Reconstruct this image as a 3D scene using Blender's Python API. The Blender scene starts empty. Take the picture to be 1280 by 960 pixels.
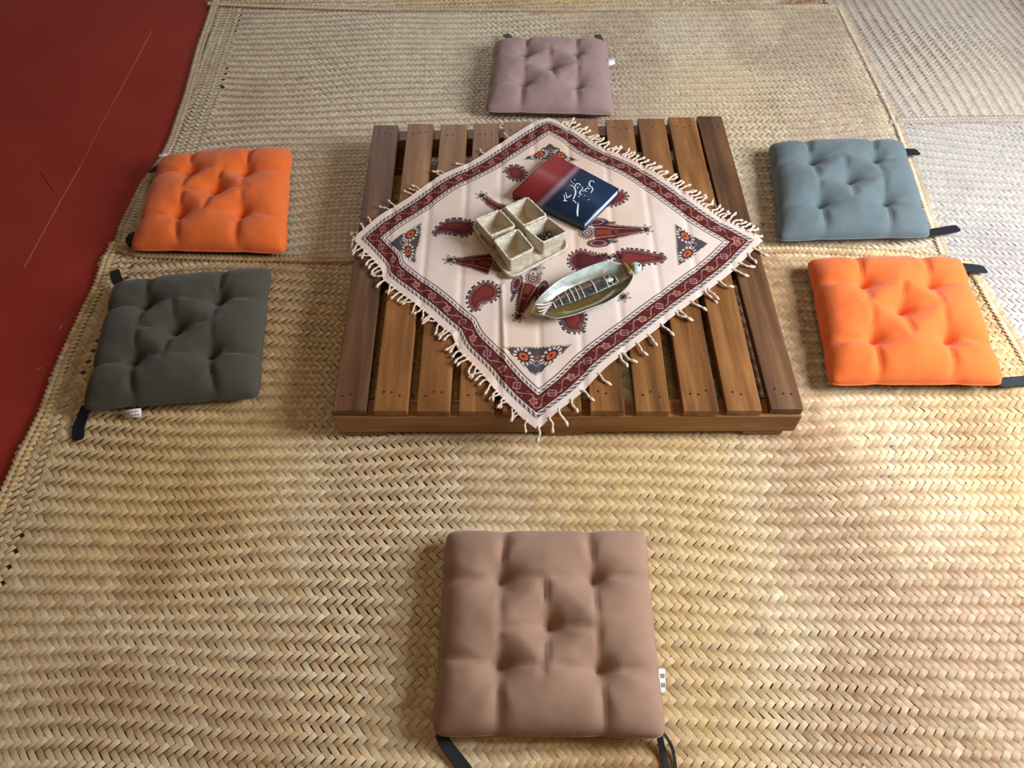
import bpy, bmesh, math, random
import numpy as np
from mathutils import Vector, Matrix

random.seed(4)
rng = np.random.default_rng(7)
scene = bpy.context.scene
COL = scene.collection

# ------------------------------------------------------------------ camera
F = 920.0                                  # focal length in pixels of a 1280 x 960 frame
H = 0.115                                  # height of the pallet top above the red floor
YAW, PITCH, ROLL = math.radians(0.0), math.radians(55.32), math.radians(-1.0)
CAM = np.array([-0.117, -1.333, 1.313 + H])


def cam_axes():
    cy, sy, cp, sp = math.cos(YAW), math.sin(YAW), math.cos(PITCH), math.sin(PITCH)
    fwd = np.array([-sy * cp, cy * cp, -sp])
    right = np.array([cy, sy, 0.0])
    up = np.cross(right, fwd)
    c, s = math.cos(ROLL), math.sin(ROLL)
    return c * right + s * up, -s * right + c * up, fwd


RGT, UPV, FWD = cam_axes()
cam = bpy.data.cameras.new('camera')
cam.sensor_width = 36.0
cam.lens = F / 1280 * 36
cam.clip_start = 0.05
cam_o = bpy.data.objects.new('camera', cam)
COL.objects.link(cam_o)
m = Matrix.Identity(4)
for r in range(3):
    m[r][0], m[r][1], m[r][2], m[r][3] = RGT[r], UPV[r], -FWD[r], CAM[r]
cam_o.matrix_world = m
scene.camera = cam_o


def at(u, v, z):
    """point at height z that the photograph shows at pixel (u, v)"""
    d = RGT * (u - 640) / F - UPV * (v - 480) / F + FWD
    return CAM + d * ((z - CAM[2]) / d[2])


def to_px(P):
    d = np.asarray(P, float) - CAM
    w = d @ FWD
    return np.stack([640 + F * (d @ RGT) / w, 480 - F * (d @ UPV) / w], -1), w


# ------------------------------------------------------------------ light
world = bpy.data.worlds.new('world')
scene.world = world
world.use_nodes = True
bgn = world.node_tree.nodes['Background']
bgn.inputs[0].default_value = (1.0, 0.78, 0.55, 1)
bgn.inputs[1].default_value = 0.10


def area_light(name, loc, target, sx, sy, power, color):
    l = bpy.data.lights.new(name, 'AREA')
    l.shape = 'RECTANGLE'
    l.size, l.size_y, l.energy, l.color = sx, sy, power, color
    o = bpy.data.objects.new(name, l)
    COL.objects.link(o)
    o.location = loc
    o.rotation_euler = (Vector(target) - Vector(loc)).to_track_quat('-Z', 'Y').to_euler()
    return o


# a tall glazed door of the room on the right, another opening far behind the table, a warm ceiling lamp
area_light('window_daylight', (2.1, -0.6, 1.45), (0.45, -0.1, 0.0), 1.0, 1.2, 128, (0.80, 0.89, 1.0))
area_light('back_window_daylight', (-0.3, 4.6, 2.2), (0.0, 0.4, 0.0), 2.4, 1.5, 52, (0.93, 0.96, 1.0))
area_light('ceiling_lamp', (0.0, -1.5, 2.7), (-0.1, 0.0, 0.0), 0.45, 0.45, 9, (1.0, 0.60, 0.25))

scene.view_settings.view_transform = 'Standard'
scene.view_settings.look = 'None'
scene.view_settings.gamma = 1.0
scene.view_settings.use_curve_mapping = False
scene.view_settings.exposure = -0.12


# ------------------------------------------------------------------ materials
def lin(r, g, b):
    f = lambda c: (c / 255 / 12.92) if c / 255 <= 0.04045 else ((c / 255 + 0.055) / 1.055) ** 2.4
    return (f(r), f(g), f(b), 1.0)


def new_mat(name, rough=0.6, spec=0.4):
    mt = bpy.data.materials.new(name)
    mt.use_nodes = True
    nt = mt.node_tree
    b = nt.nodes['Principled BSDF']
    b.inputs['Roughness'].default_value = rough
    b.inputs['Specular IOR Level'].default_value = spec
    return mt, nt, b


def noise_mat(name, c1, c2, scale=8.0, rough=0.6, spec=0.4, bump=0.0, bump_scale=200.0, stretch=(1, 1, 1), detail=6, dist=0.002):
    mt, nt, b = new_mat(name, rough, spec)
    N, L = nt.nodes, nt.links
    tc = N.new('ShaderNodeTexCoord')
    mp = N.new('ShaderNodeMapping')
    mp.inputs['Scale'].default_value = stretch
    L.new(tc.outputs['Object'], mp.inputs[0])
    n = N.new('ShaderNodeTexNoise')
    n.inputs['Scale'].default_value = scale
    n.inputs['Detail'].default_value = detail
    L.new(mp.outputs[0], n.inputs['Vector'])
    cr = N.new('ShaderNodeValToRGB')
    cr.color_ramp.elements[0].position, cr.color_ramp.elements[1].position = 0.3, 0.7
    cr.color_ramp.elements[0].color, cr.color_ramp.elements[1].color = c1, c2
    L.new(n.outputs['Fac'], cr.inputs[0])
    L.new(cr.outputs[0], b.inputs['Base Color'])
    if bump:
        n2 = N.new('ShaderNodeTexNoise')
        n2.inputs['Scale'].default_value = bump_scale
        n2.inputs['Detail'].default_value = 3
        L.new(mp.outputs[0], n2.inputs['Vector'])
        bp = N.new('ShaderNodeBump')
        bp.inputs['Strength'].default_value = bump
        bp.inputs['Distance'].default_value = dist
        L.new(n2.outputs['Fac'], bp.inputs['Height'])
        L.new(bp.outputs[0], b.inputs['Normal'])
    return mt


def attr_mat(name, rough=0.7, spec=0.3, grain=None):
    """material whose own colour comes from the colour attribute 'Col'"""
    mt, nt, b = new_mat(name, rough, spec)
    N, L = nt.nodes, nt.links
    a = N.new('ShaderNodeVertexColor')
    a.layer_name = 'Col'
    out = a.outputs['Color']
    if grain:
        tc = N.new('ShaderNodeTexCoord')
        n = N.new('ShaderNodeTexNoise')
        n.inputs['Scale'].default_value = grain[0]
        n.inputs['Detail'].default_value = 4
        L.new(tc.outputs['Object'], n.inputs['Vector'])
        mr = N.new('ShaderNodeMapRange')
        mr.inputs['From Min'].default_value, mr.inputs['From Max'].default_value = 0.25, 0.75
        mr.inputs['To Min'].default_value, mr.inputs['To Max'].default_value = 1 - grain[1], 1 + grain[1]
        L.new(n.outputs['Fac'], mr.inputs['Value'])
        mx = N.new('ShaderNodeVectorMath')
        mx.operation = 'SCALE'
        L.new(out, mx.inputs[0])
        L.new(mr.outputs[0], mx.inputs['Scale'])
        out = mx.outputs[0]
        bp = N.new('ShaderNodeBump')
        bp.inputs['Strength'].default_value = 0.25
        bp.inputs['Distance'].default_value = 0.001
        L.new(n.outputs['Fac'], bp.inputs['Height'])
        L.new(bp.outputs[0], b.inputs['Normal'])
    L.new(out, b.inputs['Base Color'])
    return mt


def wood_mat(name, dark, mid, light, axis=1, rough=0.42):
    mt, nt, b = new_mat(name, rough, 0.35)
    N, L = nt.nodes, nt.links
    tc = N.new('ShaderNodeTexCoord')
    oi = N.new('ShaderNodeObjectInfo')
    mp = N.new('ShaderNodeMapping')
    sc = [26, 26, 26]
    sc[axis] = 1.6
    mp.inputs['Scale'].default_value = sc
    L.new(tc.outputs['Object'], mp.inputs[0])
    n = N.new('ShaderNodeTexNoise')
    n.noise_dimensions = '4D'
    n.inputs['Scale'].default_value = 1.3
    n.inputs['Detail'].default_value = 8
    n.inputs['Roughness'].default_value = 0.62
    n.inputs['Distortion'].default_value = 0.5
    mul = N.new('ShaderNodeMath')
    mul.operation = 'MULTIPLY'
    mul.inputs[1].default_value = 37.0
    L.new(oi.outputs['Random'], mul.inputs[0])
    L.new(mul.outputs[0], n.inputs['W'])
    L.new(mp.outputs[0], n.inputs['Vector'])
    cr = N.new('ShaderNodeValToRGB')
    e = cr.color_ramp.elements
    e[0].position, e[0].color = 0.28, dark
    e[1].position, e[1].color = 0.72, light
    x = e.new(0.5)
    x.color = mid
    L.new(n.outputs['Fac'], cr.inputs[0])
    # blotches of worn stain
    n2 = N.new('ShaderNodeTexNoise')
    n2.noise_dimensions = '4D'
    n2.inputs['Scale'].default_value = 7
    n2.inputs['Detail'].default_value = 3
    L.new(mul.outputs[0], n2.inputs['W'])
    L.new(tc.outputs['Object'], n2.inputs['Vector'])
    ad = N.new('ShaderNodeMath')
    ad.operation = 'MULTIPLY_ADD'
    L.new(n2.outputs['Fac'], ad.inputs[0])
    ad.inputs[1].default_value = 0.7
    ad.inputs[2].default_value = 0.62
    sv = N.new('ShaderNodeVectorMath')
    sv.operation = 'SCALE'
    L.new(cr.outputs[0], sv.inputs[0])
    L.new(ad.outputs[0], sv.inputs['Scale'])
    L.new(sv.outputs[0], b.inputs['Base Color'])
    bp = N.new('ShaderNodeBump')
    bp.inputs['Strength'].default_value = 0.35
    bp.inputs['Distance'].default_value = 0.001
    L.new(n.outputs['Fac'], bp.inputs['Height'])
    L.new(bp.outputs[0], b.inputs['Normal'])
    return mt


def fabric_mat(name, c, vary=0.045):
    c1 = tuple(x * (1 - vary) for x in c[:3]) + (1,)
    c2 = tuple(min(1, x * (1 + vary)) for x in c[:3]) + (1,)
    mt = noise_mat(name, c1, c2, scale=45, rough=0.92, spec=0.15, bump=0.5, bump_scale=900, dist=0.0006)
    mt.node_tree.nodes['Principled BSDF'].inputs['Sheen Weight'].default_value = 0.18
    mt.node_tree.nodes['Principled BSDF'].inputs['Sheen Roughness'].default_value = 0.5
    return mt


M = {}
M['red_floor'] = noise_mat('red_floor_paint', lin(150, 46, 36), lin(162, 54, 43), scale=3.0, rough=0.36, spec=0.42, bump=0.05, bump_scale=6, dist=0.01)
M['seam'] = noise_mat('floor_seam', lin(168, 84, 66), lin(196, 110, 90), scale=30, rough=0.5)
M['scratch_dark'] = noise_mat('floor_scratch', lin(80, 20, 15), lin(92, 26, 20), scale=30, rough=0.5)
M['straw'] = attr_mat('woven_straw', rough=0.5, spec=0.32, grain=(260, 0.14))
M['straw_under'] = noise_mat('straw_underside', lin(112, 80, 46), lin(134, 98, 58), scale=40, rough=0.9)
M['slat'] = wood_mat('stained_slat_wood', lin(84, 50, 24), lin(134, 86, 43), lin(168, 116, 66))
M['slat_dark'] = wood_mat('dark_stained_slat_wood', lin(64, 42, 28), lin(102, 68, 44), lin(132, 93, 62))
M['beam'] = wood_mat('stained_beam_wood', lin(88, 56, 28), lin(138, 92, 48), lin(170, 122, 72), axis=0)
M['nail'] = noise_mat('nail_head', lin(30, 22, 16), lin(45, 34, 26), scale=100, rough=0.5)
M['cloth'] = attr_mat('printed_cotton', rough=0.9, spec=0.12, grain=(700, 0.10))
M['tassel'] = noise_mat('cotton_tassel', lin(214, 186, 162), lin(236, 213, 192), scale=300, rough=0.95, spec=0.1, bump=0.4, bump_scale=900)
M['strap'] = noise_mat('black_strap', lin(13, 13, 17), lin(24, 24, 30), scale=300, rough=0.55, spec=0.4, bump=0.4, bump_scale=700)
M['tag'] = noise_mat('white_tag', lin(226, 222, 218), lin(240, 236, 232), scale=60, rough=0.8)
M['tag_ink_red'] = noise_mat('tag_ink_red', lin(176, 84, 92), lin(190, 96, 104), scale=60, rough=0.8)
M['tag_ink_grey'] = noise_mat('tag_ink_grey', lin(120, 112, 108), lin(140, 132, 128), scale=60, rough=0.8)
M['brown'] = fabric_mat('brown_fabric', lin(160, 124, 102))
M['mauve'] = fabric_mat('mauve_fabric', lin(160, 131, 124))
M['orange'] = fabric_mat('orange_fabric', lin(234, 110, 46))
M['green'] = fabric_mat('dark_green_fabric', lin(75, 70, 57))
M['teal'] = fabric_mat('teal_fabric', lin(98, 109, 110))
M['underside'] = noise_mat('cushion_underside', lin(70, 56, 50), lin(118, 98, 90), scale=260, rough=0.95, spec=0.1)
M['cover'] = attr_mat('printed_book_cover', rough=0.4, spec=0.45, grain=(60, 0.06))
M['pages'] = noise_mat('book_pages', lin(214, 222, 228), lin(236, 240, 242), scale=14, rough=0.8, stretch=(1, 1, 60))
M['title'] = noise_mat('title_ink', lin(226, 232, 240), lin(240, 244, 248), scale=60, rough=0.5)
M['basket'] = attr_mat('plaited_palm_basket', rough=0.75, spec=0.2, grain=(240, 0.16))
M['glaze'] = attr_mat('glazed_dish', rough=0.2, spec=0.55, grain=(90, 0.14))
M['fish_dark'] = noise_mat('dark_fish_glaze', lin(30, 32, 36), lin(92, 88, 82), scale=120, rough=0.25, spec=0.5)
M['fish_bone'] = noise_mat('pale_bone_glaze', lin(206, 200, 184), lin(236, 230, 214), scale=120, rough=0.35)
M['fish_rust'] = noise_mat('rust_glaze', lin(116, 70, 44), lin(150, 96, 66), scale=120, rough=0.35)
M['ochre'] = noise_mat('ochre_glaze', lin(110, 84, 36), lin(150, 118, 56), scale=120, rough=0.3)
M['pupil'] = noise_mat('black_glaze', lin(12, 12, 12), lin(22, 22, 22), scale=60, rough=0.2)
M['dark_trinket'] = noise_mat('dark_glossy_lump', lin(24, 17, 14), lin(66, 46, 38), scale=70, rough=0.25, spec=0.5)
M['silver'] = noise_mat('silver_wire', lin(140, 140, 136), lin(190, 190, 186), scale=90, rough=0.3)
M['silver'].node_tree.nodes['Principled BSDF'].inputs['Metallic'].default_value = 0.8


# ------------------------------------------------------------------ mesh helpers
def link(name, me, mat=None, parent=None, smooth=False):
    o = bpy.data.objects.new(name, me)
    COL.objects.link(o)
    if mat and not me.materials:
        me.materials.append(mat)
    if smooth:
        me.polygons.foreach_set('use_smooth', np.ones(len(me.polygons), bool))
    if parent:
        o.parent = parent
        o.matrix_parent_inverse = Matrix.Translation(-Vector(parent.location))
    return o


def mesh_from(name, V, Fc, colors=None):
    me = bpy.data.meshes.new(name)
    V = np.asarray(V, np.float32)
    Fc = np.asarray(Fc, np.int32)
    n, k = Fc.shape
    me.vertices.add(len(V))
    me.vertices.foreach_set('co', V.ravel())
    me.loops.add(n * k)
    me.loops.foreach_set('vertex_index', Fc.ravel())
    me.polygons.add(n)
    me.polygons.foreach_set('loop_start', np.arange(0, n * k, k, dtype=np.int32))
    me.polygons.foreach_set('loop_total', np.full(n, k, np.int32))
    me.update(calc_edges=True)
    me.validate()
    if colors is not None:
        set_col(me, colors)
    return me


def set_col(me, colors):
    a = me.color_attributes.new('Col', 'FLOAT_COLOR', 'POINT')
    c = np.ones((len(me.vertices), 4), np.float32)
    c[:, :3] = colors
    a.data.foreach_set('color', c.ravel())


def from_bm(name, bm, bevel=0.0, seg=2):
    if bevel:
        bmesh.ops.bevel(bm, geom=list(bm.edges), offset=bevel, segments=seg, affect='EDGES', profile=0.6)
    bmesh.ops.recalc_face_normals(bm, faces=bm.faces)
    me = bpy.data.meshes.new(name)
    bm.to_mesh(me)
    bm.free()
    return me


def hexa(top, z0, z1, inset=0.0):
    """box over a four-cornered outline (list of xy), from z0 up to z1"""
    bm = bmesh.new()
    c = np.mean(top, 0)
    lo = [bm.verts.new((c[0] + (p[0] - c[0]) * (1 - inset), c[1] + (p[1] - c[1]) * (1 - inset), z0)) for p in top]
    hi = [bm.verts.new((p[0], p[1], z1)) for p in top]
    bm.faces.new(hi)
    bm.faces.new(lo[::-1])
    for i in range(4):
        bm.faces.new((lo[i], lo[(i + 1) % 4], hi[(i + 1) % 4], hi[i]))
    return bm


def tube_mesh(name, pts, radii, sides=8, flat=1.0):
    """closed tube through 3-D points; flat squeezes it vertically"""
    pts = np.asarray(pts, float)
    n = len(pts)
    radii = np.broadcast_to(np.asarray(radii, float), (n,))
    tan = np.gradient(pts, axis=0)
    tan /= np.linalg.norm(tan, axis=1)[:, None] + 1e-9
    V, Fc = [], []
    for i in range(n):
        side = np.cross(tan[i], [0, 0, 1.0])
        if np.linalg.norm(side) < 1e-3:
            side = np.array([1.0, 0, 0])
        side /= np.linalg.norm(side)
        up = np.cross(side, tan[i])
        for k in range(sides):
            a = 2 * math.pi * k / sides
            V.append(pts[i] + radii[i] * (math.cos(a) * side + math.sin(a) * up * flat))
    for i in range(n - 1):
        for k in range(sides):
            Fc.append((i * sides + k, i * sides + (k + 1) % sides, (i + 1) * sides + (k + 1) % sides, (i + 1) * sides + k))
    V.append(pts[0])
    V.append(pts[-1])
    a, b = len(V) - 2, len(V) - 1
    me = bpy.data.meshes.new(name)
    for k in range(sides):
        Fc.append((a, (k + 1) % sides, k))
        Fc.append((b, (n - 1) * sides + k, (n - 1) * sides + (k + 1) % sides))
    me.from_pydata([tuple(v) for v in V], [], Fc)
    return me


def smooth_path(pts, n=24):
    """Catmull-Rom through points"""
    P = np.asarray(pts, float)
    P = np.vstack([2 * P[0] - P[1], P, 2 * P[-1] - P[-2]])
    out = []
    segs = len(P) - 3
    per = max(2, n // segs)
    for s in range(segs):
        p0, p1, p2, p3 = P[s:s + 4]
        for t in np.linspace(0, 1, per, endpoint=(s == segs - 1)):
            out.append(0.5 * ((2 * p1) + (p2 - p0) * t + (2 * p0 - 5 * p1 + 4 * p2 - p3) * t * t + (3 * p1 - p0 - 3 * p2 + p3) * t ** 3))
    return np.array(out)


def empty(name, loc, label, cat, group=None):
    o = bpy.data.objects.new(name, None)
    o.empty_display_size = 0.05
    COL.objects.link(o)
    o.location = [float(x) for x in loc]
    return tag(o, label, cat, group)


def tag(o, label, cat, group=None):
    o['label'] = label
    o['category'] = cat
    if group:
        o['group'] = group
    return o


def in_poly(P, poly):
    x, y = P[:, 0], P[:, 1]
    inside = np.zeros(len(P), bool)
    q = np.asarray(poly)
    for i in range(len(q)):
        x1, y1 = q[i]
        x2, y2 = q[(i + 1) % len(q)]
        c = (y1 > y) != (y2 > y)
        inside ^= c & (x < (x2 - x1) * (y - y1) / (y2 - y1 + 1e-12) + x1)
    return inside


def seg_dist(P, a, b):
    ab = np.asarray(b) - np.asarray(a)
    t = np.clip(((P - a) @ ab) / (ab @ ab + 1e-12), 0, 1)
    return np.linalg.norm(P - (np.asarray(a) + t[:, None] * ab), axis=1), t


def vnoise(x, y, s, seed):
    """smooth value noise"""
    r = np.random.default_rng(seed).random((64, 64))
    u, v = np.asarray(x) * s + 31.7, np.asarray(y) * s + 17.3
    i, j = np.floor(u).astype(int), np.floor(v).astype(int)
    fx, fy = u - i, v - j
    fx, fy = fx * fx * (3 - 2 * fx), fy * fy * (3 - 2 * fy)
    g = lambda a, b: r[a % 64, b % 64]
    return (g(i, j) * (1 - fx) + g(i + 1, j) * fx) * (1 - fy) + (g(i, j + 1) * (1 - fx) + g(i + 1, j + 1) * fx) * fy


# ------------------------------------------------------------------ red floor
fl = link('floor', from_bm('floor', hexa([(-4.5, -3.2), (4.5, -3.2), (4.5, 6.0), (-4.5, 6.0)], -0.06, 0.0)), M['red_floor'])
fl['kind'] = 'structure'


def floor_line(name, pix, w, mat):
    P = [at(u, v, 0.0)[:2] for u, v in pix]
    V, Fc = [], []
    for i, p in enumerate(P):
        d = P[min(i + 1, len(P) - 1)] - P[max(i - 1, 0)]
        d /= np.linalg.norm(d)
        nrm = np.array([-d[1], d[0]])
        for s, z in ((-1, 0.0002), (0, 0.0007), (1, 0.0002)):
            V.append((*(p + nrm * s * w / 2), z))
    for i in range(len(P) - 1):
        for k in range(2):
            a = i * 3 + k
            Fc.append((a, a + 1, a + 4, a + 3))
    return link(name, mesh_from(name, V, Fc), mat, fl)


floor_line('seam_line', [(30, 335), (50, 298), (75, 252), (101, 207)], 0.004, M['seam'])
floor_line('seam_line', [(101, 207), (125, 158), (145, 122)], 0.0018, M['seam'])
floor_line('seam_line', [(145, 122), (168, 80), (190, 38)], 0.0034, M['seam'])
floor_line('scratch_mark', [(50, 214), (58, 226), (66, 239)], 0.003, M['scratch_dark'])
floor_line('scratch_mark', [(74, 412), (78, 405)], 0.004, M['seam'])
floor_line('scratch_mark', [(45, 463), (52, 459)], 0.004, M['seam'])

# ------------------------------------------------------------------ woven mats
W = 0.0118                                   # width of one strip


def floats(P, Dv, length, width, z_mid, z_end, col, lift=None):
    """arched strips: centres P (n,2), directions Dv (n,2); 5 sections x 3 across"""
    n = len(P)
    N2 = np.stack([-Dv[:, 1], Dv[:, 0]], 1)
    ts = np.array([-0.5, -0.41, 0.0, 0.41, 0.5])
    hz = np.array([0.0, 0.80, 1.0, 0.80, 0.0])
    ss = np.array([-0.5, 0.0, 0.5])
    cz = np.array([-0.0006, 0.0, -0.0006])
    V = np.zeros((n, 15, 3))
    lift = np.zeros(n) if lift is None else lift
    k = 0
    for t, h in zip(ts, hz):
        for s, c in zip(ss, cz):
            V[:, k, :2] = P + Dv * (t * length)[:, None] + N2 * (s * width)[:, None]
            V[:, k, 2] = z_end + (z_mid - z_end) * h + c + lift
            k += 1
    f = []
    for a in range(4):
        for b in range(2):
            q = a * 3 + b
            f.append((q, q + 3, q + 4, q + 1))
    f = np.array(f)
    Fc = (f[None] + (np.arange(n) * 15)[:, None, None]).reshape(-1, 4)
    C = np.repeat(col[:, None, :], 15, 1)
    return V, Fc, C


PALE = np.array(lin(220, 201, 170)[:3])
TAN = np.array(lin(200, 168, 126)[:3])
YEL = np.array(lin(206, 168, 104)[:3])
BRN = np.array(lin(146, 99, 74)[:3])
PINK = np.array(lin(186, 148, 122)[:3])


def straw_colours(P, strand, seed):
    n = len(P)
    r = np.random.default_rng(seed)
    sr = np.random.default_rng(seed + 1).random(4000)
    t = 0.5 * r.random(n) + 0.5 * sr[np.asarray(strand) % 4000]
    c = TAN + (PALE - TAN) * t[:, None]
    k = vnoise(P[:, 0], P[:, 1], 2.2, seed + 2)
    c = c + (YEL - c) * (0.55 * np.clip((k - 0.45) * 3, 0, 1))[:, None]
    # brownish fronds worked in as long strips across the mat
    b = vnoise(P[:, 0] * 1.0, P[:, 1] * 0.28, 4.5, seed + 3) * 0.7 + vnoise(P[:, 0], P[:, 1], 8, seed + 4) * 0.3
    bb = np.clip((b - 0.50) * 5.0, 0, 1)
    c = c + (BRN - c) * (0.80 * bb * (0.5 + 0.5 * r.random(n)))[:, None]
    pk = (r.random(n) < 0.07)
    c[pk] = c[pk] * 0.45 + PINK * 0.55
    dk = (r.random(n) < 0.03)
    c[dk] *= 0.78
    return c * (0.84 + 0.30 * r.random(n))[:, None]


VIEW = [at(-230, -95, 0)[:2], at(1510, -95, 0)[:2], at(1660, 1080, 0)[:2], at(-380, 1080, 0)[:2]]


def edge_strip(line, z, seed, w=0.013, inward=1):
    """plaited selvedge: two rows of slanted strips meeting in a V along a world polyline"""
    line = np.asarray(line)
    seg = np.linalg.norm(np.diff(line, axis=0), axis=1)
    cum = np.concatenate([[0], np.cumsum(seg)])
    s = np.arange(0, cum[-1], 0.0125)
    x, y = np.interp(s, cum, line[:, 0]), np.interp(s, cum, line[:, 1])
    d = np.gradient(np.stack([x, y], 1), axis=0)
    d /= np.linalg.norm(d, axis=1)[:, None]
    nrm = np.stack([-d[:, 1], d[:, 0]], 1) * inward
    Vs, Fs, Cs, off = [], [], [], 0
    for row in (0, 1):
        P = np.stack([x, y], 1) + nrm * ((row + 0.4) * w) + d * (row * 0.006)
        ang = 1 if row == 0 else -1
        D = (d * 0.75 + nrm * 0.72 * ang)
        D /= np.linalg.norm(D, axis=1)[:, None]
        n = len(P)
        col = straw_colours(P, np.arange(n), seed + row) * 1.05
        V, Fc, C = floats(P, D, np.full(n, w * 1.75), np.full(n, 0.0105), z + 0.009, z + 0.002, col)
        Vs.append(V.reshape(-1, 3)); Fs.append(Fc + off); Cs.append(C.reshape(-1, 3)); off += len(Vs[-1])
    return np.vstack(Vs), np.vstack(Fs), np.vstack(Cs)


def make_mat(name, label, poly, yaw, z, seed, border=None, edges=(), singles=0, keep_out=(), tint=None):
    """poly: world outline; border(P) -> mask where the twill turns by a quarter"""
    poly = np.asarray(poly)
    c = poly.mean(0)
    root = empty(name, (c[0], c[1], z), label, 'mat')
    e1 = np.array([math.cos(yaw + math.pi / 4), math.sin(yaw + math.pi / 4)])
    e2 = np.array([-e1[1], e1[0]])
    lo, hi = poly.min(0), poly.max(0)
    vlo, vhi = np.min(VIEW, 0), np.max(VIEW, 0)
    lo, hi = np.maximum(lo, vlo), np.minimum(hi, vhi)
    mid = (lo + hi) / 2
    rad = np.linalg.norm(hi - lo) / 2
    k = int(rad / W) + 4
    I, J = np.meshgrid(np.arange(-k, k), np.arange(-k, k), indexing='ij')
    I, J = I.ravel(), J.ravel()
    out = []
    for kind in (0, 1):
        if kind == 0:
            P = mid + ((I + 1.0) * W)[:, None] * e1 + ((J + 0.5) * W)[:, None] * e2
        else:
            P = mid + ((I + 0.5) * W)[:, None] * e1 + ((J + 1.0) * W)[:, None] * e2
        bm_ = border(P) if border is not None else np.zeros(len(P), bool)
        if kind == 0:
            ok = np.where(bm_, (I - J) % 4 == 0, (I + J) % 4 == 0)
        else:
            ok = np.where(bm_, (I - J) % 4 == 3, (I + J) % 4 == 2)
        ok &= in_poly(P, poly) & in_poly(P, VIEW)
        Q = P[ok]
        st = (J if kind == 0 else I)[ok] + (0 if kind == 0 else 2000)
        out.append((Q, np.tile(e1 if kind == 0 else e2, (len(Q), 1)), st))
    P = np.vstack([o[0] for o in out])
    D = np.vstack([o[1] for o in out])
    S = np.concatenate([o[2] for o in out])
    n = len(P)
    # slow waviness of the hand plait
    warp = np.stack([vnoise(P[:, 0], P[:, 1], 3.1, seed + 20), vnoise(P[:, 0], P[:, 1], 3.1, seed + 21)], 1) - 0.5
    th = rng.normal(0, 0.05, n)
    D2 = np.stack([D[:, 0] * np.cos(th) - D[:, 1] * np.sin(th), D[:, 0] * np.sin(th) + D[:, 1] * np.cos(th)], 1)
    tight = vnoise(P[:, 0] * 1.0, P[:, 1] * 0.35, 6, seed + 22)
    width = W * (0.985 - 0.13 * np.clip((tight - 0.6) * 3, 0, 1)) * (1 + rng.normal(0, 0.03, n))
    length = np.full(n, W * 2.42) * (1 + rng.normal(0, 0.03, n))
    lift = 0.0035 * (vnoise(P[:, 0], P[:, 1], 3.3, seed + 23) - 0.3) + 0.002 * (vnoise(P[:, 0], P[:, 1] * 0.4, 9, seed + 24) - 0.5)
    lift = np.clip(lift, -0.0004, None) + rng.normal(0, 0.00025, n)
    col = straw_colours(P, S, seed)
    if tint:
        col = col + (np.array(lin(*tint[:3])[:3]) - col) * tint[3]
    Pw = P + warp * 0.045
    keep = in_poly(Pw, poly)
    Pw, D2, length, width, col, lift, n = Pw[keep], D2[keep], length[keep], width[keep], col[keep], lift[keep], int(keep.sum())
    V, Fc, C = floats(Pw, D2, length, width, z + 0.0058, z + 0.0028, col, lift)
    single = np.zeros(n, bool)
    if singles:
        px, w = to_px(np.column_stack([Pw, np.full(n, z)]))
        vis = (px[:, 0] > 6) & (px[:, 0] < 1274) & (px[:, 1] > 6) & (px[:, 1] < 954)
        for q in keep_out:
            vis &= ~in_poly(px, q)
        order = np.argsort(np.where(vis, w, 99))[:singles]
        single[order] = True
    Vs, Cs = V[~single].reshape(-1, 3), C[~single].reshape(-1, 3)
    nf = Fc[:8] % 15
    m_ = int((~single).sum())
    Fs = (nf[None] + (np.arange(m_) * 15)[:, None, None]).reshape(-1, 4)
    w_o = link('weave', mesh_from('weave', Vs, Fs, Cs), M['straw'], root, smooth=True)
    w_o['kind'] = 'stuff'
    for i in np.nonzero(single)[0]:
        link('straw_strip', mesh_from('straw_strip', V[i], nf, C[i]), M['straw'], root, smooth=True)
    # thin dark underside closing the gaps between the strips
    bm = bmesh.new()
    top = [bm.verts.new((p[0], p[1], z + 0.0012)) for p in poly]
    bot = [bm.verts.new((p[0], p[1], z + 0.0002)) for p in poly]
    bm.faces.new(top)
    bm.faces.new(bot[::-1])
    for i in range(len(poly)):
        j = (i + 1) % len(poly)
        bm.faces.new((bot[i], bot[j], top[j], top[i]))
    bmesh.ops.triangulate(bm, faces=[f for f in bm.faces if len(f.verts) > 4])
    link('underside', from_bm('underside', bm), M['straw_under'], root)
    for line, inward, sd in edges:
        V_, F_, C_ = edge_strip(line, z + 0.001, seed + sd, inward=inward)
        if tint:
            C_ = C_ + (np.array(lin(*tint[:3])[:3]) - C_) * tint[3]
        e_o = link('plaited_edge', mesh_from('plaited_edge', V_, F_, C_), M['straw'], root, smooth=True)
        e_o['kind'] = 'stuff'
    return root


def px_line(pix, z):
    return [at(u, v, z)[:2] for u, v in pix]


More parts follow.
